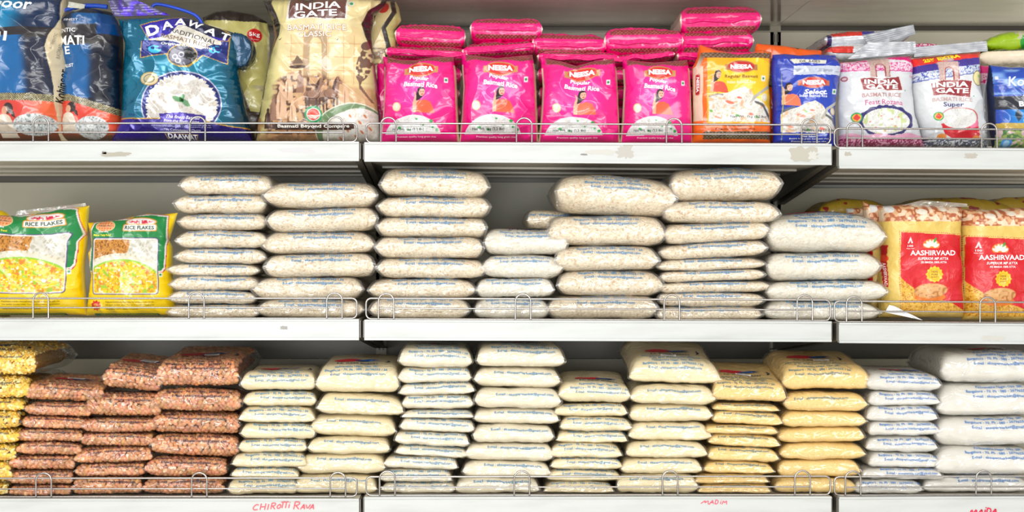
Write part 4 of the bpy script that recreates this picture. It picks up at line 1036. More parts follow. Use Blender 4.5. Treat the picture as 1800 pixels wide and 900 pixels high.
w1 = bg.build('rice_bag', art_w1, M['art'], 'white rice bag with pink band, brown plaque and navy scalloped bowl', 'rice bag', decals=[
    txt('INDIA', 1549.5, 143.5, 60, 8, (255, 255, 255), bold=.03), txt('GATE', 1550, 152.5, 56, 8, (255, 255, 255), bold=.03), txt("BASMATI RICE", 1549.5, 167.5, 68, 7, (176, 130, 128), arch=1),
    txt('Feast Rozana', 1553, 181, 66, 9, (196, 70, 130), arch=2, bold=.0), txt('1kg', 1608, 133, 9, 6, (226, 130, 160), bold=0.)])
strip('top_seal', [(1527, 74), (1609, 73), (1610, 94), (1490, 104)], .045, silver, M['foil'], parent=w1, freq=7, amp=.0008)
def art_w2(px, py, U, V):
    c = base(px, (230, 233, 236)); c = mixc(c, ss(.3, .8, vn(px/30, py/30, 12))*.25, (200, 208, 216))
    yl = 106-(px-1610)*.14
    c = mixc(c, ((py > yl-6)*(py < yl+9)).astype(float), (230, 50, 44)); c = mixc(c, ((py >= yl+9)*(py < yl+22)).astype(float), (60, 44, 140))
    band = ((py >= yl+22)*(py < yl+36)).astype(float); c = mixc(c, band*.5, (214, 226, 244)); c = mixc(c, band*ss(.7, .85, ridge(px/2.6, py/3, 14)), (70, 90, 170))
    c = mixc(c, ((py >= yl+36)*(py < yl+38)).astype(float), (90, 100, 170))
    c = gate(px, py, c, 1668, 126, 1.)
    c = plaque(px, py, c, [(1637, 147), (1658, 141), (1690, 141), (1707, 143), (1704, 171), (1680, 168), (1660, 166), (1640, 168)])
    c = mixc(c, ell(px, py, 1720, 137, 10.5, 13.5), (96, 84, 30)); c = mixc(c, ell(px, py, 1720, 137, 9.4, 12.2), (246, 232, 170)); c = mixc(c, ell(px, py, 1723, 133, 3.4, 3), (170, 200, 90))
    c = mixc(c, ell(px, py, 1711, 169, 1, 1), (20, 130, 60))
    c = mixc(c, pol(px, py, [(1652, 218), (1718, 206), (1722, 238), (1712, 243), (1672, 242), (1660, 236)]), (206, 34, 48)); c = mixc(c, pol(px, py, [(1700, 214), (1718, 208), (1719, 222), (1706, 226)]), (240, 120, 160))
    c = mixc(c, ell(px, py, 1655, 240, 8, 5)+ell(px, py, 1716, 242, 6, 4), (214, 130, 50))
    c = mixc(c, ell(px, py, 1685, 206, 33, 17), (160, 40, 50)*np.ones(1) if False else (190, 70, 70))
    c = grains(px, py, c, ell(px, py, 1684, 208, 32, 18), (254, 254, 252), (220, 220, 216), 2.4, 19)
    c = mixc(c, ell(px, py, 1648, 205, 8, 8), (30, 150, 84)); c = mixc(c, ell(px, py, 1648, 205, 6, 6), (250, 180, 60)); c = mixc(c, pol(px, py, [(1643, 206), (1648, 199), (1653, 206), (1649, 210)]), (220, 60, 50))
    c = mixc(c, (py > 243)*ss(.5, .65, ridge(px/3, py/2.4, 29)), (80, 86, 104))
    return c
bg = Bag([(1634, 258), (1626, 223), (1616, 197), (1612, 160), (1613, 116), (1608, 92)], [(1749, 260), (1740, 207), (1732, 147), (1731, 116), (1735, 84)],
         [(1608, 98), (1650, 95), (1700, 89), (1737, 86)], [(1630, 257.5), (1752, 259)], .03, .035, 57, crease=1.2)
w2 = bg.build('rice_bag', art_w2, M['art'], 'white rice bag with red and navy stripes and yellow lettering at its top', 'rice bag', decals=[
    txt('25% EXTRA', 1660, 100.5, 62, 7, (255, 232, 30), rot=8, bold=.05), txt('INDIA', 1670, 149, 62, 9, (255, 255, 255), rot=1, bold=.03), txt('GATE', 1673, 159.5, 58, 9, (255, 255, 255), bold=.03),
    txt('BASMATI RICE', 1673, 176, 70, 7, (190, 160, 156), arch=1.5), txt('Super', 1675, 185, 37, 10, (54, 48, 120), bold=.01), txt('10%', 1738, 233, 9, 4, (60, 60, 90))])
strip('top_seal', [(1607, 83), (1734, 72), (1736, 90), (1607, 100)], .045, silver, M['foil'], parent=w2, freq=6, amp=.0008)
def art_sil(U, zn, V, X, Z):
    c = base(U, (214, 218, 224)); c = mixc(c, (zn > .35)*(U > .1)*(U < .45)*1., (222, 56, 44)); c = mixc(c, (U > .04)*(U < .09)*1., (40, 34, 100)); 
    c = mixc(c, (zn > .45)*(U > .45)*(U < .6)*1., (60, 60, 150)); return c
o = lying_art('rice_bag', 1448, 1600, 50, 82, .12, .18, -3, art_sil, M['foil'], 'silver backed rice bag lying highest above the blue and white bags', group=None, pu=5, seal=False)
strip('end_seal', [(1515, 62), (1606, 43), (1609, 60), (1530, 82)], .105, silver, M['foil'], parent=None, freq=6).parent = None
sl = [x for x in scn.collection.objects if x.name.startswith('end_seal')][-1]
l = sl.location.copy(); sl.parent = o; sl.matrix_parent_inverse = (lambda mm: mm)(__import__('mathutils').Matrix.LocRotScale(o.location, o.rotation_euler, None).inverted()); sl.location = l
def art_sil2(U, zn, V, X, Z):
    c = base(U, (222, 226, 230)); return mixc(c, (zn > -.1)*(U < .3)*(zn < .6)*1., (226, 70, 60))
lying_art('rice_bag', 1452, 1612, 74, 106, .105, .16, 0, art_sil2, M['foil'], 'silver rice bag lying directly behind top of pink banded white bag', pu=5)
def art_pinkbag(px, py, U, V):
    c = base(px, (208, 20, 110)); c = mixc(c, (py > 128)*ss(.5, .6, ridge(px/3, py/3, 3)), (236, 200, 214)); return mixc(c, (py > 148)*1., (190, 190, 196))
bg = Bag([(1722, 250), (1726, 110)], [(1752, 250), (1748, 112)], [(1720, 112), (1750, 114)], [(1720, 256), (1755, 256)], .09, .02, 59); bg.build('rice_bag', art_pinkbag, M['art'], 'magenta topped bag half hidden between white bag and blue bag', 'rice bag')
def art_pinkflat(U, zn, V, X, Z):
    c = base(U, (240, 226, 232)); return mixc(c, ss(.5, .65, ridge(X*300, Z*300, 6)), (206, 60, 120))
lying_art('rice_bag', 1600, 1650, 74, 92, .14, .12, 2, art_pinkflat, M['art'], 'pink patterned bag lying behind striped white bag, barely showing', seal=False)
def art_green(U, zn, V, X, Z):
    c = base(U, (156, 190, 20)); c = mixc(c, ell(X/S, Z/S, 20, -4, 16, 16), (30, 150, 40)); return mixc(c, (zn > .2)*(np.abs(X/S-14) < 14)*ss(.4, .5, vn(X*300, Z*300, 4)), (190, 186, 160))
lying_art('rice_bag', 1732, 1850, 50, 92, .15, .18, -7, art_green, M['art'], 'lime green bag lying at the top right behind the others', 'food bag', pu=3, seal=False)
lying_art('rice_bag', 1722, 1850, 84, 116, .11, .16, -2, lambda U, zn, V, X, Z: mixc(base(U, (238, 222, 196)), (zn > .82)*1., (60, 70, 50)), M['art'], 'pale beige bag lying under the lime green one', 'rice bag', pu=3.4, seal=False)

# --- right hand blue bag -----------------------------------------------------------
def people_pic(px, py, c, x, y, k=1.):
    X = (px-x)/k; Y = (py-y)/k
    c = mixc(c, pol(X, Y, [(-12, 34), (-14, 14), (-10, 0), (-3, -4), (6, 0), (12, 14), (16, 34)]), (228, 214, 194))
    c = mixc(c, ell(X, Y, 4, -12, 8, 9), (44, 26, 24)); c = mixc(c, pol(X, Y, [(6, -10), (14, -6), (16, 4), (10, 0)]), (44, 26, 24)); c = mixc(c, ell(X, Y, -2, -9, 5, 6.5), (214, 160, 130))
    return c
def art_koh(px, py, U, V):
    c = base(px, (24, 66, 170)); c = mixc(c, ss(.35, .7, vn(px/26, py/12, 3))*(py > 120)*(py < 165)*.8, (150, 190, 240))
    c = mixc(c, ((py > 168)*(py < 192)).astype(float), (28, 30, 44)); c = mixc(c, ((py > 192)*(py < 216)).astype(float)*ss(1755, 1790, px), (20, 130, 210))
    c = mixc(c, pol(px, py, [(1786, 196), (1790, 192), (1794, 197), (1796, 205), (1790, 214), (1784, 204)]), (20, 40, 60))
    c = mixc(c, ((py > 216)*(py < 226)).astype(float), (190, 160, 60))
    n = vn(px/5, py/5, 6); low = (py >= 226).astype(float); c = mixc(c, low, (150, 170, 90)); c = mixc(c, low*ss(.5, .55, n), (70, 120, 60)); c = mixc(c, low*ss(.68, .7, vn(px/6, py/6, 9)), (220, 190, 190))
    c = mixc(c, ell(px, py, 1772, 252, 9, 10), (70, 140, 200)); c = mixc(c, ell(px, py, 1772, 252, 5, 6), (150, 196, 230))
    c = mixc(c, (px < 1751+(py-110)*.04)*1., (16, 26, 60)); c = mixc(c, rrect(px, py, 1755, 132, 1760, 138, 1), (240, 240, 240))
    return c
bg = Bag([(1756, 262), (1749, 213), (1745, 150), (1750, 108)], [(1880, 262), (1880, 108)], [(1748, 110), (1790, 114), (1880, 112)], [(1752, 259), (1880, 260)], .03, .035, 61, crease=1.)
bg.build('rice_bag', art_koh, M['art'], 'deep blue rice bag cut by the right edge of the photo', 'rice bag', decals=[
    txt('Kohinoor', 1822, 142, 92, 17, (240, 246, 255), bold=.01, slant=.1), txt('AUTHENTIC', 1830, 166, 62, 6, (255, 255, 255)), txt('BASMATI', 1826, 182, 66, 10, (255, 255, 255), bold=.03)])

# --- left hand blue bags -------------------------------------------------------------
def band_gold(px, py, c, m): return pattern(px, py, c, m, (206, 190, 130), (44, 44, 48), 4.4)
def art_k1(px, py, U, V):
    edge = np.interp(py, [-20, 30, 38, 60, 80, 110, 150, 215, 250], [99, 97, 93, 81, 76, 82, 90, 95, 97])
    c = base(px, (16, 22, 46)); c = mixc(c, ss(60, 10, px+(py-20)*.3)*(py < 48), (0, 120, 168)); c = mixc(c, (py < 48)*ss(20, 60, px)*.6, (10, 46, 90))
    c = mixc(c, ((py > 46)*(py < 64)).astype(float), (36, 30, 34))
    c = mixc(c, (py > 60)*(py < 166)*ss(48, 26, px-(py-60)*.1), (0, 92, 154))
    c = mixc(c, (py > 64)*(py < 166)*ss(38, 60, px-(py-60)*.1), (18, 26, 52))
    c = band_gold(px, py, c, ((py > 163+px*.03)*(py < 176+px*.03)).astype(float))
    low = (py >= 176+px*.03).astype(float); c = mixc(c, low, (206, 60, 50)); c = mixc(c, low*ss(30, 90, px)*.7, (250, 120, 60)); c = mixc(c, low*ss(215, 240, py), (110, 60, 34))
    c = people_pic(px, py, c, 12, 204, 1.1)
    c = grains(px, py, c, ell(px, py, 60, 219, 37, 19), (234, 240, 240), (120, 128, 128), 3.4, 22)
    m = ss(0, 1, px-edge); c = c*(1-m[..., None])+np.array([222, 206, 170.])*m[..., None]
    return mixc(c, ell(px, py, 0, 0, 1, 1)*0, (0, 0, 0))
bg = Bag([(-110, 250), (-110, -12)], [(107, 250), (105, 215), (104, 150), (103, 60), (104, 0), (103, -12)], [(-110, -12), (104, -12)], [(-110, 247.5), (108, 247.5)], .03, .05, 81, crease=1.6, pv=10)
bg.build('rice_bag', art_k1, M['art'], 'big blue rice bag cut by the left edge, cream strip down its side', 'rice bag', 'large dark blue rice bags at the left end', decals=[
    txt('Kohinoor', -12, 2, 130, 20, (240, 250, 255), rot=-3, bold=.02, slant=.15), txt('I', 7, 62, 6, 17, (240, 240, 244), rot=-6, bold=.04), txt('BASMATI', -46, 58, 88, 17, (240, 240, 244), rot=-6, bold=.03),
    txt('Kohinoor', 100.5, 148, 62, 9, (30, 24, 24), rot=88, bold=.02, slant=.2), txt('AUTHENTIC', 89, 70, 30, 4, (150, 140, 120), rot=75), txt('BASMATI', 97, 86, 28, 5, (150, 140, 120), rot=80)])
def rope(name, pts, r, y, parent, col, braid=True, lab=None):
    P = np.array(pts, float)
    for _ in range(3):
        q = [P[0]]
        for i in range(len(P)-1): q += [P[i]*.75+P[i+1]*.25, P[i]*.25+P[i+1]*.75]
        P = np.array(q+[P[-1]])
    t = np.linspace(0, 1, 160); d = np.concatenate([[0], np.cumsum(np.hypot(*np.diff(P, axis=0).T))]); d /= d[-1]
    px = np.interp(t, d, P[:, 0]); py = np.interp(t, d, P[:, 1])
    X = PX(px, y); Z = PZ(py, y); Y = np.full_like(X, y)
    b = MB(); n = 3 if braid else 1
    for k in range(n):
        a = t*60+k*2*np.pi/n; rr = r*.5 if braid else 0
        b.tube(np.stack([X, Y+rr*np.cos(a), Z+rr*np.sin(a)], -1), r*.62 if braid else r, 7, col=lin(col))
    o = b.build(name, M['ink'], None, loc=(X[0], y, Z[0])); l = o.location.copy(); o.parent = parent; o.location = l-parent.location
    if lab: o['label'] = lab
def art_k2(px, py, U, V):
    c = base(px, (14, 22, 42)); dk = ss(150, 176, px)
    c = mixc(c, (py > 18)*(py < 46)*ss(120, 132, px)*.9, (0, 84, 146)); c = mixc(c, ((py > 42)*(py < 82)).astype(float), (34, 30, 36)); c = mixc(c, (py < 22)*1., (20, 26, 40))
    c = mixc(c, (py >= 78)*(py < 172)*(1-dk), (0, 88, 150)); c = mixc(c, (py >= 78)*(py < 172)*dk, (10, 16, 36)); c = mixc(c, (py > 24)*(py < 60)*ss(168, 172, px), (0, 60, 120))
    yb = 165+np.maximum(px-120, 0)*.30
    c = band_gold(px, py, c, ((py > yb)*(py < yb+12)).astype(float))
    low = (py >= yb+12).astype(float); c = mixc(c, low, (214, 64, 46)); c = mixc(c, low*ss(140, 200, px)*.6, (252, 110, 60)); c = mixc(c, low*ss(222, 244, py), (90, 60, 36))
    c = people_pic(px, py, c, 122, 200, 1.0)
    c = grains(px, py, c, ell(px, py, 162, 224, 29, 20), (236, 240, 240), (126, 132, 132), 3.4, 24)
    return c
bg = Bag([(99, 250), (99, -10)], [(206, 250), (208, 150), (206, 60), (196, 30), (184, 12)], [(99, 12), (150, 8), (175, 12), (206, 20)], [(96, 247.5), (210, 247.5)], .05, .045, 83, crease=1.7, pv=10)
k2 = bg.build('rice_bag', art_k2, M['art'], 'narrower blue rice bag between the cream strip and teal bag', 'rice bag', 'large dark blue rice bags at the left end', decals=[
    txt('FINEST', 125, 34.5, 26, 4, (220, 220, 226), bold=0.), txt('ENTIC', 118, 53, 32, 7, (250, 250, 250), bold=.01), txt('MATI', 126, 71, 48, 16, (250, 250, 250), rot=-2, bold=.02), txt('E', 116, 87, 10, 13, (250, 250, 250), bold=.02),
    txt('RLIST', 117, 113, 20, 6, (250, 250, 250), bold=.02)])
rope('rope_handle', [(104, 24), (115, 18), (140, 10), (170, 10), (188, 12)], .0042, .075, k2, (20, 70, 180), lab='blue braided rope handle')
strip('tag_card', [(121, 3), (150, 8), (148, 16), (119, 13)], .07, lambda px, py, U, V: base(px, (190, 190, 176)), M['artmatte'], parent=k2, n=10, amp=0)

# --- teal bag ------------------------------------------------------------------------
def art_teal(px, py, U, V):
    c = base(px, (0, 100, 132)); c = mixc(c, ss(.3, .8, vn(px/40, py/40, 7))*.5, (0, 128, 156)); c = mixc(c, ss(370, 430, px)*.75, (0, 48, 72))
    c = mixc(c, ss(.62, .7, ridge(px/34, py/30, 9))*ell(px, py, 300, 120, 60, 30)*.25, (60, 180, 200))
    navy = (24, 40, 120); gold = (206, 160, 60)
    bn = [(249, 70), (393, 70), (399, 65), (396, 110), (355, 96), (345, 106), (330, 116), (315, 115), (300, 106), (292, 93), (247, 100)]
    c = mixc(c, pol(px, py, [(p[0]+(1.6 if p[0] > 320 else -1.6), p[1]+1.6) for p in bn]), gold); c = mixc(c, pol(px, py, bn), navy)
    c = mixc(c, pol(px, py, [(243, 42), (300, 26), (355, 28), (404, 56), (398, 70), (262, 70)]), gold); c = mixc(c, pol(px, py, [(245, 43), (300, 28), (355, 30), (401, 57), (396, 69), (262, 68)]), (52, 40, 170))
    c = mixc(c, pol(px, py, [(318, 29), (355, 30), (401, 57), (396, 66), (330, 56)]), (20, 24, 66))
    c = mixc(c, pol(px, py, [(261, 69), (298, 58), (312, 42), (322, 43), (386, 71), (386, 77), (372, 77), (352, 86), (300, 71)]), (246, 240, 226))
    c = mixc(c, ell(px, py, 320, 97, 27, 19.5), gold); c = mixc(c, ell(px, py, 320, 97, 25.5, 18), (50, 50, 60)); c = mixc(c, ell(px, py, 320, 97, 23, 16), (96, 96, 110))
    c = mixc(c, pol(px, py, [(322, 86), (332, 84), (344, 92), (347, 100), (338, 108), (330, 103), (322, 102), (324, 96)]), (16, 18, 20))
    for qx, qy in ((307, 99), (312, 106), (318, 95)): c = mixc(c, ell(px, py, qx, qy, 5, 4.5)-ell(px, py, qx, qy, 3.4, 3), (214, 214, 226))
    for qx in (271, 376): c = mixc(c, np.clip(ell(px, py, qx, 86, 11, 7), 0, 1)*ss(.62, .72, ridge(px/5, py/4, 31)), (60, 190, 230))
    c = mixc(c, ell(px, py, 319, 184, 71, 60), (200, 196, 220)); c = mixc(c, ell(px, py, 319, 184, 69, 58), (24, 40, 110)); 
    th = np.arctan2(py-186, px-320); r_ = np.hypot((px-320)/62, (py-186)/56)*(1+.05*(vn(th*22, th*0, 9)-.5)*2)
    c = grains(px, py, c, (r_ < 1).astype(float), (250, 247, 240), (214, 200, 186), 3.4, 26)
    c = mixc(c, ell(px, py, 313, 174, 11, 4.5, 20)+ell(px, py, 327, 181, 10, 4.5, 40)+ell(px, py, 320, 172, 4, 7, 30), (110, 160, 116)); c = np.clip(c, 0, 255)
    c = mixc(c, ell(px, py, 262, 138, 16, 12), (214, 170, 90)); c = mixc(c, ell(px, py, 262, 138, 14.5, 10.5), (236, 222, 180)); c = mixc(c, ell(px, py, 262, 138, 10, 7.5)-ell(px, py, 262, 138, 9, 6.6), (60, 60, 60))
    yb = 207+np.maximum(px-190, 0)*.01+ss(320, 430, px)*14
    c = mixc(c, ((py > yb)*(py < yb+2)).astype(float), gold); c = mixc(c, (py >= yb+2)*1., (36, 22, 120)); c = mixc(c, (py >= yb+2)*ss(300, 200, px)*.5, (60, 20, 170))
    c = mixc(c, pol(px, py, [(280, 200), (316, 197), (364, 204), (362, 216), (285, 214)]), (64, 44, 150))
    c = mixc(c, pol(px, py, [(290, 233), (348, 236), (342, 248), (294, 247)]), (226, 190, 110)); c = mixc(c, pol(px, py, [(291.5, 234), (346, 237), (341, 247), (295, 246)]), (36, 22, 120))
    c = mixc(c, rrect(px, py, 298, 243.6, 334, 250, 0), (230, 226, 220))
    return c
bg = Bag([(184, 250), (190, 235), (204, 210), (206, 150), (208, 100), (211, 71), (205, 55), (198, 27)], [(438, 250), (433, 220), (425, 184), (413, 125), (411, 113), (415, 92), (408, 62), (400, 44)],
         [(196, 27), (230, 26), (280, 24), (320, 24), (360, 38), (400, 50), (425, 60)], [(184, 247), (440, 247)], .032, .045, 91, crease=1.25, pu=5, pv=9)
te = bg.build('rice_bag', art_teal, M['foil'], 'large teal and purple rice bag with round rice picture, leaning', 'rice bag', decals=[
    txt('D', 267, 51.5, 22, 19, (255, 255, 255), rot=20, bold=.04), txt('A', 292, 42.5, 20, 15, (255, 255, 255), rot=14, bold=.03), txt('A', 315, 36.5, 20, 13, (255, 255, 255), rot=2, bold=.03), txt('W', 340, 41, 27, 13, (255, 255, 255), rot=-20, bold=.03),
    txt('A', 368, 52.5, 20, 14, (255, 255, 255), rot=-22, bold=.03), txt('T', 392, 61, 17, 14, (255, 255, 255), rot=-14, bold=.03),
    txt('TRADITIONAL', 334, 61.5, 92, 8, (40, 36, 50), rot=-16, bold=.0), txt('BASMATI RICE', 324, 70, 88, 7, (120, 96, 80), rot=-13, bold=0.), txt('Original Rich Aroma', 327, 80, 92, 6, (250, 250, 250), rot=-6, bold=.02, slant=.3),
    txt('The finest Basmati', 322, 206, 60, 6, (240, 236, 250), rot=-3, slant=.3), txt('from the finest cuisine', 320, 213, 62, 5, (240, 236, 250), rot=-3, slant=.3),
    txt('The best basmati rice of our farms comes to your table every day', 320, 219.5, 104, 2.6, (200, 200, 220), rot=-2, bold=0.), txt('and cooks long and light with a fine natural aroma of its own', 320, 223, 104, 2.6, (200, 200, 220), rot=-2, bold=0.),
    txt("The Connoisseur's Choice", 321, 228.5, 64, 4, (226, 222, 236), rot=-2, bold=.0), txt('DAAWAT', 320, 239.5, 50, 8, (255, 255, 255), rot=-3, bold=.03), txt('TRADITIONAL', 316, 247, 32, 3.4, (40, 36, 60), bold=0.), txt('5kg', 232, 202, 12, 5, (20, 60, 120))])
strip('top_seal', [(188, -6), (222, -8), (300, 27), (200, 29)], .06, lambda px, py, U, V: mixc(base(px, (70, 64, 110)), ss(205, 215, px)*ss(.35, .6, vn(px/6, py/5, 8)), (70, 30, 190)), M['foil'], parent=te, freq=9, amp=.0012, lab='crimped purple top seal')
rope('handle', [(262, 26), (268, 10), (276, 6), (310, 14), (340, 24), (350, 32), (358, 46)], .0032, .075, te, (24, 70, 200), braid=False, lab='blue plastic cord handle')
# folded corner of the teal bag
def art_corner(U, zn, V, X, Z): return base(U, (6, 60, 92))
o = lying_art('corner_fold', 392, 443, 56, 118, .06, .05, 0, art_corner, M['foil'], None, cat=None, pu=2.4, seal=False, nu=40)
l = o.location.copy(); o.parent = te; o.location = l-te.location
for k in ('label', 'category', 'group'):
    if k in o: del o[k]

# --- gold bags ---------------------------------------------------------------------------
def art_gold_back(px, py, U, V):
    c = base(px, (206, 196, 118)); c = mixc(c, ss(.4, .8, vn(px/20, py/24, 6))*.4, (226, 216, 150))
    c = mixc(c, (py < 34+.02*(px-350))*1., (44, 30, 26)); c = mixc(c, ell(px, py, 446, 61, 12, 12), (206, 34, 34))
    c = mixc(c, pol(px, py, [(392, 62), (402, 100), (424, 150), (440, 195), (470, 200), (470, 260), (380, 260), (385, 70)]), (66, 50, 40))
    c = mixc(c, (py > 150)*ss(.55, .7, ridge(px/20, py/24, 9)), (180, 170, 130)); c = mixc(c, ss(466, 470, px)*(py < 120), (250, 240, 220)); return c
bg = Bag([(350, 250), (352, 60), (350, 20)], [(476, 250), (471, 110), (470, 60), (464, 30), (458, 14)], [(350, 26), (372, 16), (400, 13), (440, 20), (462, 32), (476, 44)], [(350, 247), (476, 247)], .13, .035, 95, crease=1.4, pv=8)
bg.build('rice_bag', art_gold_back, M['art'], 'olive gold rice bag with red 5kg dot, behind the teal bag', 'rice bag', decals=[txt('5kg', 446, 60, 17, 9, (255, 255, 255), bold=.008), txt('net weight', 446, 68, 14, 2.6, (255, 220, 210), bold=0.)])
def art_gold(px, py, U, V):
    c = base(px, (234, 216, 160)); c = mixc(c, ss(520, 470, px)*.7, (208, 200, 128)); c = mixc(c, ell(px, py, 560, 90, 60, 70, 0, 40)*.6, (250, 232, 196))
    # arch and walls of the monument
    c = mixc(c, rrect(px, py, 512, 46, 632, 160, 4)*.35, (238, 200, 140)); c = mixc(c, np.clip(rrect(px, py, 534, 52, 576, 150, 20)-rrect(px, py, 545, 66, 566, 160, 12), 0, 1)*.55, (140, 112, 92))
    for ly in (76, 100, 124): c = mixc(c, ((np.abs(py-ly) < 1)*(px > 500)*(px < 634)).astype(float)*.5, (206, 150, 100))
    for lx in (512, 534, 578, 604, 622): c = mixc(c, ((np.abs(px-lx) < .8)*(py > 60)*(py < 150)).astype(float)*.5, (206, 150, 100))
    # sepia procession
    top = 150-26*np.exp(-((px-515)/34)**2)-20*np.exp(-((px-565)/20)**2)-18*np.exp(-((px-596)/12)**2)
    low = ss(0, 10, py-top)*ss(475, 492, px+.2*(py-150)); n1 = vn(px/7, py/10, 41); n2 = ridge(px/9, py/7, 42)
    c = mixc(c, low*.75, (196, 150, 108)); c = mixc(c, low*ss(.5, .75, n2)*ss(600, 570, px), (96, 64, 48)); c = mixc(c, low*ss(.58, .68, n1)*.8, (226, 178, 136))
    c = mixc(c, (py > 205)*ss(.3, .7, n1)*.7*(px < 560), (168, 112, 70)); c = mixc(c, (py > 236)*.6*(px < 560), (206, 160, 110))
    dk = (74, 50, 42); mid = (150, 112, 92); lt = (226, 184, 150)
    def fig(x, y, h, col, c):      # standing robed figure
        c = mixc(c, pol(px, py, [(x-h*.17, y+h), (x-h*.13, y+h*.3), (x-h*.07, y+h*.17), (x+h*.07, y+h*.17), (x+h*.14, y+h*.32), (x+h*.19, y+h)]), col)
        c = mixc(c, ell(px, py, x, y+h*.09, h*.075, h*.1), col); return mixc(c, ell(px, py, x-h*.04, y+h*.6, h*.02, h*.3), mid)
    for x, y, h, col in ((495, 150, 60, lt), (508, 132, 46, lt), (516, 178, 36, (236, 196, 160)), (480, 172, 40, mid), (608, 150, 38, lt), (528, 124, 40, mid), (470, 190, 36, dk), (600, 168, 30, lt)): c = fig(x, y, h, col, c)
    c = mixc(c, ell(px, py, 524, 113, 14, 8), (170, 140, 110)); c = mixc(c, pol(px, py, [(514, 112), (524, 98), (535, 112)]), (120, 96, 80)); c = mixc(c, ell(px, py, 524, 118, 15, 3), dk)
    def horse(x, y, k, c):
        X = (px-x)/k; Y = (py-y)/k
        c = mixc(c, pol(X, Y, [(-14, 10), (-10, 4), (0, 2), (8, 0), (12, -12), (16, -20), (19, -23), (21, -18), (27, -10), (26, -7), (21, -8), (19, 2), (18, 14), (14, 20), (-10, 20)]), mid)
        for lx in (-11, -5, 8, 14): c = mixc(c, pol(X, Y, [(lx, 16), (lx+4, 16), (lx+3, 30), (lx+5, 46), (lx+2, 46), (lx, 31)]), dk)
        c = mixc(c, pol(X, Y, [(6, 0), (12, -16), (16, -22), (15, -10), (10, 4)]), dk); c = mixc(c, ell(X, Y, 21, -14, 1, 1), dk)
        return mixc(c, np.clip(ell(X, Y, 4, 10, 12, 9)-ell(X, Y, 4, 9, 11, 8), 0, 1), dk)
    c = horse(548, 158, .95, c); c = horse(578, 156, .95, c)
    # rearing statue on the right
    c = mixc(c, ell(px, py, 640, 110, 13, 34, 14)*ss(.35, .5, vn(px/4, py/5, 47)), (112, 84, 70)); c = mixc(c, pol(px, py, [(628, 130), (638, 134), (634, 150), (650, 172), (657, 180), (652, 180), (632, 156)]), (120, 88, 70)); c = mixc(c, ell(px, py, 642, 78, 9, 7, -40), (110, 84, 72))
    for bx_, by_ in ((490, 67), (592, 69)): c = mixc(c, pol(px, py, [(bx_-4, by_-2), (bx_, by_+1), (bx_+5, by_-3), (bx_+1, by_+3)]), dk)
    # bowl of rice
    c = mixc(c, ell(px, py, 620, 235, 66, 54), (236, 232, 214)); c = mixc(c, ell(px, py, 620, 235, 64, 52), (110, 136, 96)); c = mixc(c, ell(px, py, 622, 240, 56, 45), (240, 236, 220))
    c = grains(px, py, c, ell(px, py, 632, 238, 54, 47), (252, 250, 244), (222, 212, 196), 3.6, 51)
    for qx, qy in ((616, 205), (633, 216), (650, 226), (590, 226), (642, 205), (625, 240), (598, 243), (611, 229), (636, 232)): c = mixc(c, ell(px, py, qx, qy, 4, 1.8, 50), (206, 120, 70))
    c = mixc(c, ell(px, py, 552, 202, 15.5, 15), (20, 140, 80)); c = mixc(c, ell(px, py, 552, 202, 12, 11.5), (240, 240, 236)); c = mixc(c, ell(px, py, 552, 202, 10.5, 10), (226, 60, 40)); c = mixc(c, pol(px, py, [(541, 203), (563, 203), (556, 210), (546, 209)]), (244, 220, 210))
    c = plaque(px, py, c, [(508, -6), (609, -6), (607, 32), (572, 34), (548, 30), (506, 31)], (98, 58, 50), (250, 246, 240))
    c = mixc(c, rrect(px, py, 484, 217.5, 618, 229, 1), (64, 40, 34)); c = mixc(c, rrect(px, py, 479, 219, 486, 227, 1)+rrect(px, py, 616, 219, 623, 227, 1), (64, 40, 34))
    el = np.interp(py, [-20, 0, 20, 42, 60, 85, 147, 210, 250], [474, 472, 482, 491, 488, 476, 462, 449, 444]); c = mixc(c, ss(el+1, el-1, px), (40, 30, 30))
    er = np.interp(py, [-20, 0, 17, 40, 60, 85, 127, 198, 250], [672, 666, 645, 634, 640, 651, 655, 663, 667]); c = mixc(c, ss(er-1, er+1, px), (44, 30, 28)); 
    c = mixc(c, ell(px, py, 617, 5, 5, 5), (244, 244, 240)); c = mixc(c, ell(px, py, 617, 5, 3, 3), (20, 140, 80))
    return np.clip(c, 0, 255)
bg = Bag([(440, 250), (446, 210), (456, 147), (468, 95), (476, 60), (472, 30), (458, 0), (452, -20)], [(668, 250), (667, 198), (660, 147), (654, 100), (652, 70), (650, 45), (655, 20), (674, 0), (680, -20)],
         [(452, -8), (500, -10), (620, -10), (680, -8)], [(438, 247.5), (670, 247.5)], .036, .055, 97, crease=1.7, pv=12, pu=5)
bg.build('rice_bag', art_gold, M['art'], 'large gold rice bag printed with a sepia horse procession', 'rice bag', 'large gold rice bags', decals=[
    txt('INDIA', 559, 9, 80, 13, (255, 255, 255), rot=2, bold=.02), txt('GATE', 554, 24, 78, 12, (255, 255, 255), rot=2, bold=.02),
    txt('BASMATI RICE', 557, 48, 104, 11, (168, 128, 96), bold=.035), txt('BASMATI RICE', 557, 48, 103, 10, (255, 248, 236), bold=.0, off=.0013), txt('CLASSIC', 553, 60.5, 60, 10, (168, 128, 96), bold=.035), txt('CLASSIC', 553, 60.5, 59, 9, (255, 248, 236), bold=0., off=.0013),
    txt('Basmati Beyond Compare', 552, 223, 126, 7.5, (255, 250, 240), bold=.02)])
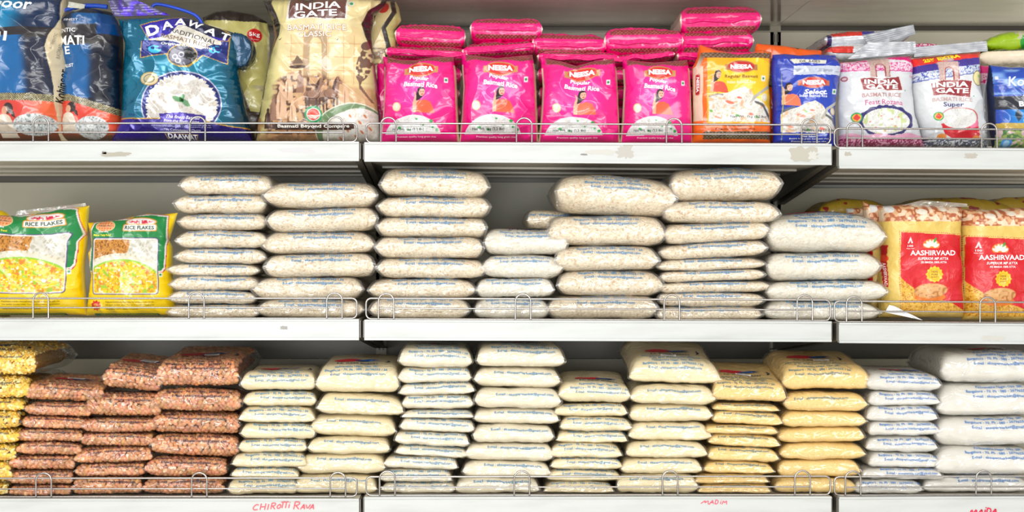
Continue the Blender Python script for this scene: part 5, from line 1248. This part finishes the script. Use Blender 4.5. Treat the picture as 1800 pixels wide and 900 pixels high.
def art_gold2(px, py, U, V):
    c = base(px, (228, 206, 150)); e = np.interp(py, [-20, 0, 20, 50, 80, 120], [700, 690, 694, 676, 684, 682]); c = mixc(c, ss(e-6, e-5, px), (40, 28, 26)); c = mixc(c, ss(e+2, e+3, px), (206, 200, 130))
    c = mixc(c, ell(px, py, 672, 11, 11, 11), (206, 40, 34)); return mixc(c, (py > 85)*ss(.5, .7, ridge(px/10, py/10, 9)), (150, 120, 90))
bg = Bag([(630, 250), (630, -20)], [(694, 250), (694, 90), (696, 70), (692, 50), (704, 32), (700, 10), (690, -10)], [(630, -4), (694, -2), (706, 10)], [(630, 248), (700, 248)], .12, .03, 99, crease=1.6)
bg.build('rice_bag', art_gold2, M['art'], 'gold rice bag with black edge peeping behind the horse procession bag', 'rice bag', 'large gold rice bags')

# --- yellow flake bags ----------------------------------------------------------------------
yf = Bag([(143, 556), (148, 520), (153, 484), (147, 445), (153, 434), (150, 410), (145, 388)], [(304, 556), (297, 493), (297, 434), (291, 422), (298, 400), (306, 372)],
         [(145, 391), (170, 389), (198, 386), (253, 374), (280, 376), (306, 373)], [(142, 556), (306, 556)], .035, .035, 201, crease=1.15, pv=9)
def art_yf(px, py, U, V):
    c = base(px, (252, 214, 4)); wh = (250, 244, 240); gr = (16, 128, 62); rd = (200, 30, 60)
    gp = [(156, 476), (158, 440), (157, 412), (162, 393), (172, 388), (228, 386), (232, 380), (262, 378), (289, 381), (288, 425), (286, 470), (282, 476), (276, 476), (276, 420), (165, 420), (164, 476)]
    for k, cc in ((3.2, rd), (2.2, wh), (0, gr)): c = mixc(c, pol(px, py, [(p[0]+(k if p[0] > 220 else -k), p[1]+(k if p[1] > 460 else -k if p[1] < 400 else 0)) for p in gp]), cc)
    c = mixc(c, rrect(px, py, 160.5, 417.5, 278, 518, 6), (70, 60, 110)); c = mixc(c, rrect(px, py, 162, 419, 276.5, 516.5, 5), wh)
    inn = rrect(px, py, 164, 421, 275, 515, 4)
    c = grains(px, py, c, inn, (226, 224, 214), (184, 180, 160), 6, 33)
    c = grains(px, py, c, inn*(ell(px, py, 178, 428, 50, 36)), (206, 140, 50), (110, 62, 14), 2.8, 35)
    d = np.hypot((px-214)/95, (py-520)/75)
    c = mixc(c, inn*(d < 1), (232, 226, 206)); c = mixc(c, inn*ss(.93, .96, d)*(d < 1)*ss(.3, .7, np.sin(np.arctan2(py-520, px-214)*50)), (200, 190, 160))
    c = mixc(c, inn*(d < .86), (150, 200, 50)); m = inn*(d < .82)
    c = grains(px, py, c, m, (250, 212, 24), (206, 146, 6), 4.2, 37, (160, 196, 40)); c = mixc(c, m*ss(.76, .8, vn(px/4, py/3, 38)), (252, 246, 214)); c = mixc(c, m*ss(.8, .84, vn(px/4, py/4, 39)), (240, 130, 40))
    c = mixc(c, ell(px, py, 182, 397, 17.5, 10), (252, 226, 170)); gl = ell(px, py, 182, 397, 16, 9); c = mixc(c, gl, (232, 110, 50)); c = mixc(c, gl*((np.abs((px-182) % 5-2.5) < .5)+(np.abs((py-397) % 4-2) < .4) > 0), (250, 210, 150))
    c = mixc(c, rrect(px, py, 168, 394, 196, 400, 1), (240, 180, 130))
    c = mixc(c, ell(px, py, 246, 390, 28, 8)*(py < 395), (226, 140, 30)); c = mixc(c, ell(px, py, 246, 390, 26, 6.5)*(py < 394), wh); c = mixc(c, rrect(px, py, 214.5, 393.5, 274.5, 406.5, 3), (226, 140, 30)); c = mixc(c, rrect(px, py, 216, 395, 273, 405, 2), wh)
    c = mixc(c, ell(px, py, 246, 390, 20, 3.2)*ss(.5, .62, ridge(px/4.5, py/4, 45)), rd)
    c = mixc(c, rrect(px, py, 278.5, 479, 284, 487, .5), (246, 246, 240)); c = mixc(c, ell(px, py, 281, 483, 1.8, 2), (10, 120, 60))
    th = np.arctan2(py-537, px-168); c = mixc(c, (np.hypot(px-168, py-537) < 8.5+1.2*np.cos(th*9)).astype(float), (214, 24, 30)); c = mixc(c, ell(px, py, 168, 536, 4, 3), (240, 150, 60))
    c = mixc(c, rrect(px, py, 161, 551.5+0, 276, 558, 2)*1., (16, 110, 60)); c = mixc(c, ss(.985, .99, U)*.5, (230, 226, 200)); return c
def dec_yf():
    L = [txt('RICE FLAKES', 244.5, 400, 51, 6.6, (20, 80, 50), bold=.02), txt('PANJURLI', 182, 397, 25, 3.4, (130, 40, 30), bold=.01), txt('Since 1972', 180, 407, 18, 3.2, (250, 250, 250)), txt('Makes Tasty Food', 178, 413.5, 31, 4.6, (250, 236, 60), bold=.02),
         txt('Preparation Method', 227, 525.5, 44, 3, (206, 70, 30)), txt('Preparation include a food and tasty. Try enclosed a ready with the', 228, 531, 84, 3, (90, 70, 20), bold=0.), txt('best quality powder mixer. Your good manufacturing practice', 228, 536, 84, 3, (90, 70, 20), bold=0.),
         txt('using kitchen and in utilities companies', 214, 543.5, 56, 3, (90, 70, 20), bold=0.), txt('YOUR QUALITY BRAND OF TRADITION & INNOVATION', 222, 554.3, 100, 3.4, (250, 226, 60), bold=.02)]
    return L
GY = 'yellow printed bags of rice flakes'
yf.build('rice_flake_bag', art_yf, M['art'], 'right hand yellow flake bag, narrower, beside the white stack', 'food bag', GY, decals=dec_yf(), res=.95)
y1 = Bag([(-44, 556), (-40, 484), (-44, 430), (-46, 372)], [(143, 556), (139, 500), (138, 469), (142, 430), (144, 400), (146, 358)],
         [(-46, 376), (20, 378), (60, 372), (100, 364), (146, 360)], [(-46, 556), (145, 556)], .03, .045, 205, crease=1.1, pv=10)
b1 = y1.build('rice_flake_bag', art_yf, M['art'], 'left hand yellow flake bag, larger, cut by the frame edge', 'food bag', GY, decals=dec_yf(), ref=yf, res=1.)
clearc = lambda px, py, U, V: base(px, (200, 196, 184))
for par, q, y in ((b1, [(30, 371), (150, 357), (151, 362), (28, 379)], .068), (b1, [(143, 360), (151, 359), (143, 545), (138, 545)], .075)):
    strip('clear_edge', q, y, clearc, M['film'], parent=par, freq=1, amp=.0003, lab='clear plastic edge')
bg = Bag([(-30, 540), (-30, 380)], [(12, 540), (12, 372)], [(-30, 366), (0, 370), (14, 380)], [(-30, 556), (14, 556)], .13, .02, 207)
bg.build('rice_flake_bag', lambda px, py, U, V: base(px, (246, 208, 10)), M['art'], 'yellow flake bag hidden behind, only its top corner at left edge', 'food bag')

# --- red and gold flour bags ------------------------------------------------------------------
at = Bag([(1556, 562), (1554, 500), (1560, 450), (1556, 400), (1557, 358)], [(1706, 562), (1703, 500), (1700, 431), (1700, 384), (1704, 360)],
         [(1556, 362), (1600, 358), (1650, 360), (1704, 362)], [(1554, 559.5), (1708, 560)], .034, .045, 211, crease=1.0, pu=6, pv=12, sag=.1)
def art_at(px, py, U, V):
    c = base(px, (230, 198, 104)); c = mixc(c, ss(.5, .8, vn(px/24, py/30, 3))*.3, (242, 222, 150))
    tb = (py < 389).astype(float); c = mixc(c, tb, (228, 176, 130)); c = mixc(c, tb*ss(.5, .68, ridge(px/6, py/5, 61)), (176, 96, 60)); c = mixc(c, tb*ss(.62, .7, vn(px/8, py/6, 62)), (248, 222, 190)); c = mixc(c, ell(px, py, 1622, 372, 9, 5)+ell(px, py, 1660, 368, 7, 4), (250, 238, 220))
    c = mixc(c, ell(px, py, 1568, 366, 7.5, 7.5), (250, 248, 244)); c = np.clip(c, 0, 255)
    rp = [(1583, 408), (1693, 413), (1697, 545), (1583, 540)]
    c = mixc(c, pol(px, py, [(1580.5, 405.5), (1695.5, 410.5), (1699.5, 547.5), (1581, 543)])*(1-pol(px, py, [(1581.5, 406.5), (1694.5, 411.5), (1698.5, 546.5), (1582, 542)]))*((px+py) % 4 < 2.4), (190, 40, 40))
    red = pol(px, py, rp); c = mixc(c, red, (206, 14, 26)); c = mixc(c, red*ss(.55, .8, vn(px/26, py/26, 63))*.35, (226, 60, 80))
    wt = pol(px, py, [(1583, 487), (1592, 496), (1606, 506), (1620, 520), (1650, 526), (1672, 532), (1697, 546), (1697, 549), (1583, 549)])
    c = grains(px, py, c, wt, (246, 196, 80), (184, 116, 20), 3., 64)
    c = mixc(c, ell(px, py, 1634, 522, 29, 8)*(py > 514), (224, 120, 30)); br = ell(px, py, 1636, 511, 29, 13, -4); c = mixc(c, br, (222, 164, 100)); c = mixc(c, br*ss(.6, .7, vn(px/3.4, py/3, 65)), (180, 116, 60)); c = mixc(c, ell(px, py, 1636, 507, 22, 7, -4)*.4, (240, 196, 140))
    c = mixc(c, ell(px, py, 1637, 430, 15, 10)*(py < 436), (240, 120, 20))
    for a in (-62, -34, -10, 14, 38, 62):
        r_ = math.radians(a); c = mixc(c, ell(px, py, 1637+10*math.sin(r_), 436-9*math.cos(r_), 2.6, 6, a), (255, 246, 236))
    c = mixc(c, ell(px, py, 1644, 422, 2, 5, 30), (60, 150, 50))
    th = np.arctan2(py-482, px-1642); c = mixc(c, (np.hypot(px-1642, py-482) < 13.5+1.0*np.cos(th*12)).astype(float), (250, 204, 30)); c = mixc(c, ell(px, py, 1642, 482, 10, 10), (222, 160, 10)); c = mixc(c, ell(px, py, 1642, 482, 9, 9), (246, 200, 40))
    c = mixc(c, pol(px, py, [(1595, 428), (1600, 416), (1605, 428), (1602, 428), (1600, 422), (1598, 428)]), (255, 240, 240))
    c = mixc(c, (px < 1564)*(py > 431)*(py < 505)*(px > 1557.5), (190, 24, 34)); c = mixc(c, ell(px, py, 1561, 454, 5, 6)*(px < 1566), (226, 70, 40))
    return c
dec_at = [txt('AASHIRVAAD', 1640, 444.5, 80, 9, (255, 255, 255), bold=.015), txt('SUPERIOR MP ATTA', 1640, 454.5, 54, 4.6, (255, 255, 255), bold=.01, slant=.2), txt('0% MAIDA 100% ATTA', 1641, 461, 45, 3.6, (255, 255, 255), bold=.01),
          txt('100', 1600, 432.3, 10, 3.6, (255, 240, 240)), txt('Happy Years', 1600, 437, 14, 2.2, (255, 230, 230)), txt('100%', 1642, 477.5, 11, 4, (150, 100, 10)), txt('PURE', 1642, 482.5, 11, 3, (150, 100, 10)), txt('QUALITY', 1642, 487, 12, 3, (150, 100, 10)),
          txt('AASHIRVAAD', 1560.8, 482, 40, 3.6, (255, 240, 240), rot=-90, bold=.01)]
GA = 'red and gold bags of wheat flour'
a1 = at.build('flour_bag', art_at, M['artmatte'], 'gold flour bag with red panel, touching the white flake stack', 'food bag', GA, decals=dec_at, res=.95)
at2 = Bag([(1704, 566), (1700, 500), (1702, 450), (1700, 400), (1702, 364)], [(1858, 566), (1858, 362)], [(1700, 366), (1750, 368), (1800, 364), (1860, 364)], [(1702, 564.5), (1860, 566)], .038, .045, 217, crease=.9, pu=6, pv=12, sag=.1)
def dec_shift(ds, dx, dy):
    return [(q+np.array([dx, dy]), T, c, o) for q, T, c, o in ds]
at2.build('flour_bag', lambda px, py, U, V: art_at(px-121-8*U*0, py-8, U, V), M['artmatte'], 'gold flour bag with red panel, cut by right edge of the photo', 'food bag', GA, decals=dec_shift([d for d in dec_at if d[0][:, 0].min() > 1590], 121, 8), res=.95)
at3 = Bag([(1524, 562), (1526, 400), (1524, 356)], [(1572, 562), (1570, 400), (1562, 360)], [(1524, 352), (1534, 358), (1572, 362)], [(1524, 560), (1576, 560)], .095, .03, 219, crease=1.0)
at3.build('flour_bag', lambda px, py, U, V: art_at(px+30, py, U, V), M['artmatte'], 'gold flour bag behind, showing its left edge beside the flakes', 'food bag', GA)
at4 = Bag([(1490, 562), (1494, 372)], [(1532, 562), (1530, 366)], [(1490, 366), (1532, 364)], [(1490, 560), (1534, 560)], .16, .03, 221)
at4.build('flour_bag', lambda px, py, U, V: art_at(px+70, py, U, V), M['artmatte'], 'gold flour bag farthest back left, mostly behind the white flakes', 'food bag', GA)
strip('top_fold', [(1620, 352), (1700, 358), (1702, 364), (1580, 362)], .062, lambda px, py, U, V: base(px, (226, 222, 212)), M['film'], parent=a1, n=40, freq=1, amp=.0004, lab='clear plastic top edge')
pl = strip('paper_leaflet', [(1563, 536), (1572, 538), (1622, 563), (1556, 549)], .014, lambda px, py, U, V: base(px, (238, 240, 242)), M['sticker'], n=30, freq=.5, amp=.0006)
tag(pl, 'white paper slip leaning against foot of the gold flour bag', 'paper slip')
GB = 'yellow wrapped bags lying at the back of the middle shelf'
def art_yb(U, zn, V, X, Z):
    c = base(U, (176, 146, 40)); return mixc(c, ss(.8, .84, vn(X*70, Z*90+3, 8)), (140, 30, 30))
for x0, x1, y0, y1_, y, lab in ((1440, 1570, 350, 400, .22, 'dull yellow bag lying far back above the largest white flake pouch'), (1585, 1790, 348, 400, .2, 'dull yellow bag lying far back behind the gold flour bags'), (1740, 1900, 345, 400, .22, 'dull yellow bag lying far back at the right edge')):
    lying_art('flour_bag', x0, x1, y0, y1_, y, .16, 1, art_yb, M['art'], lab, 'food bag', GB, pu=3, seal=False)
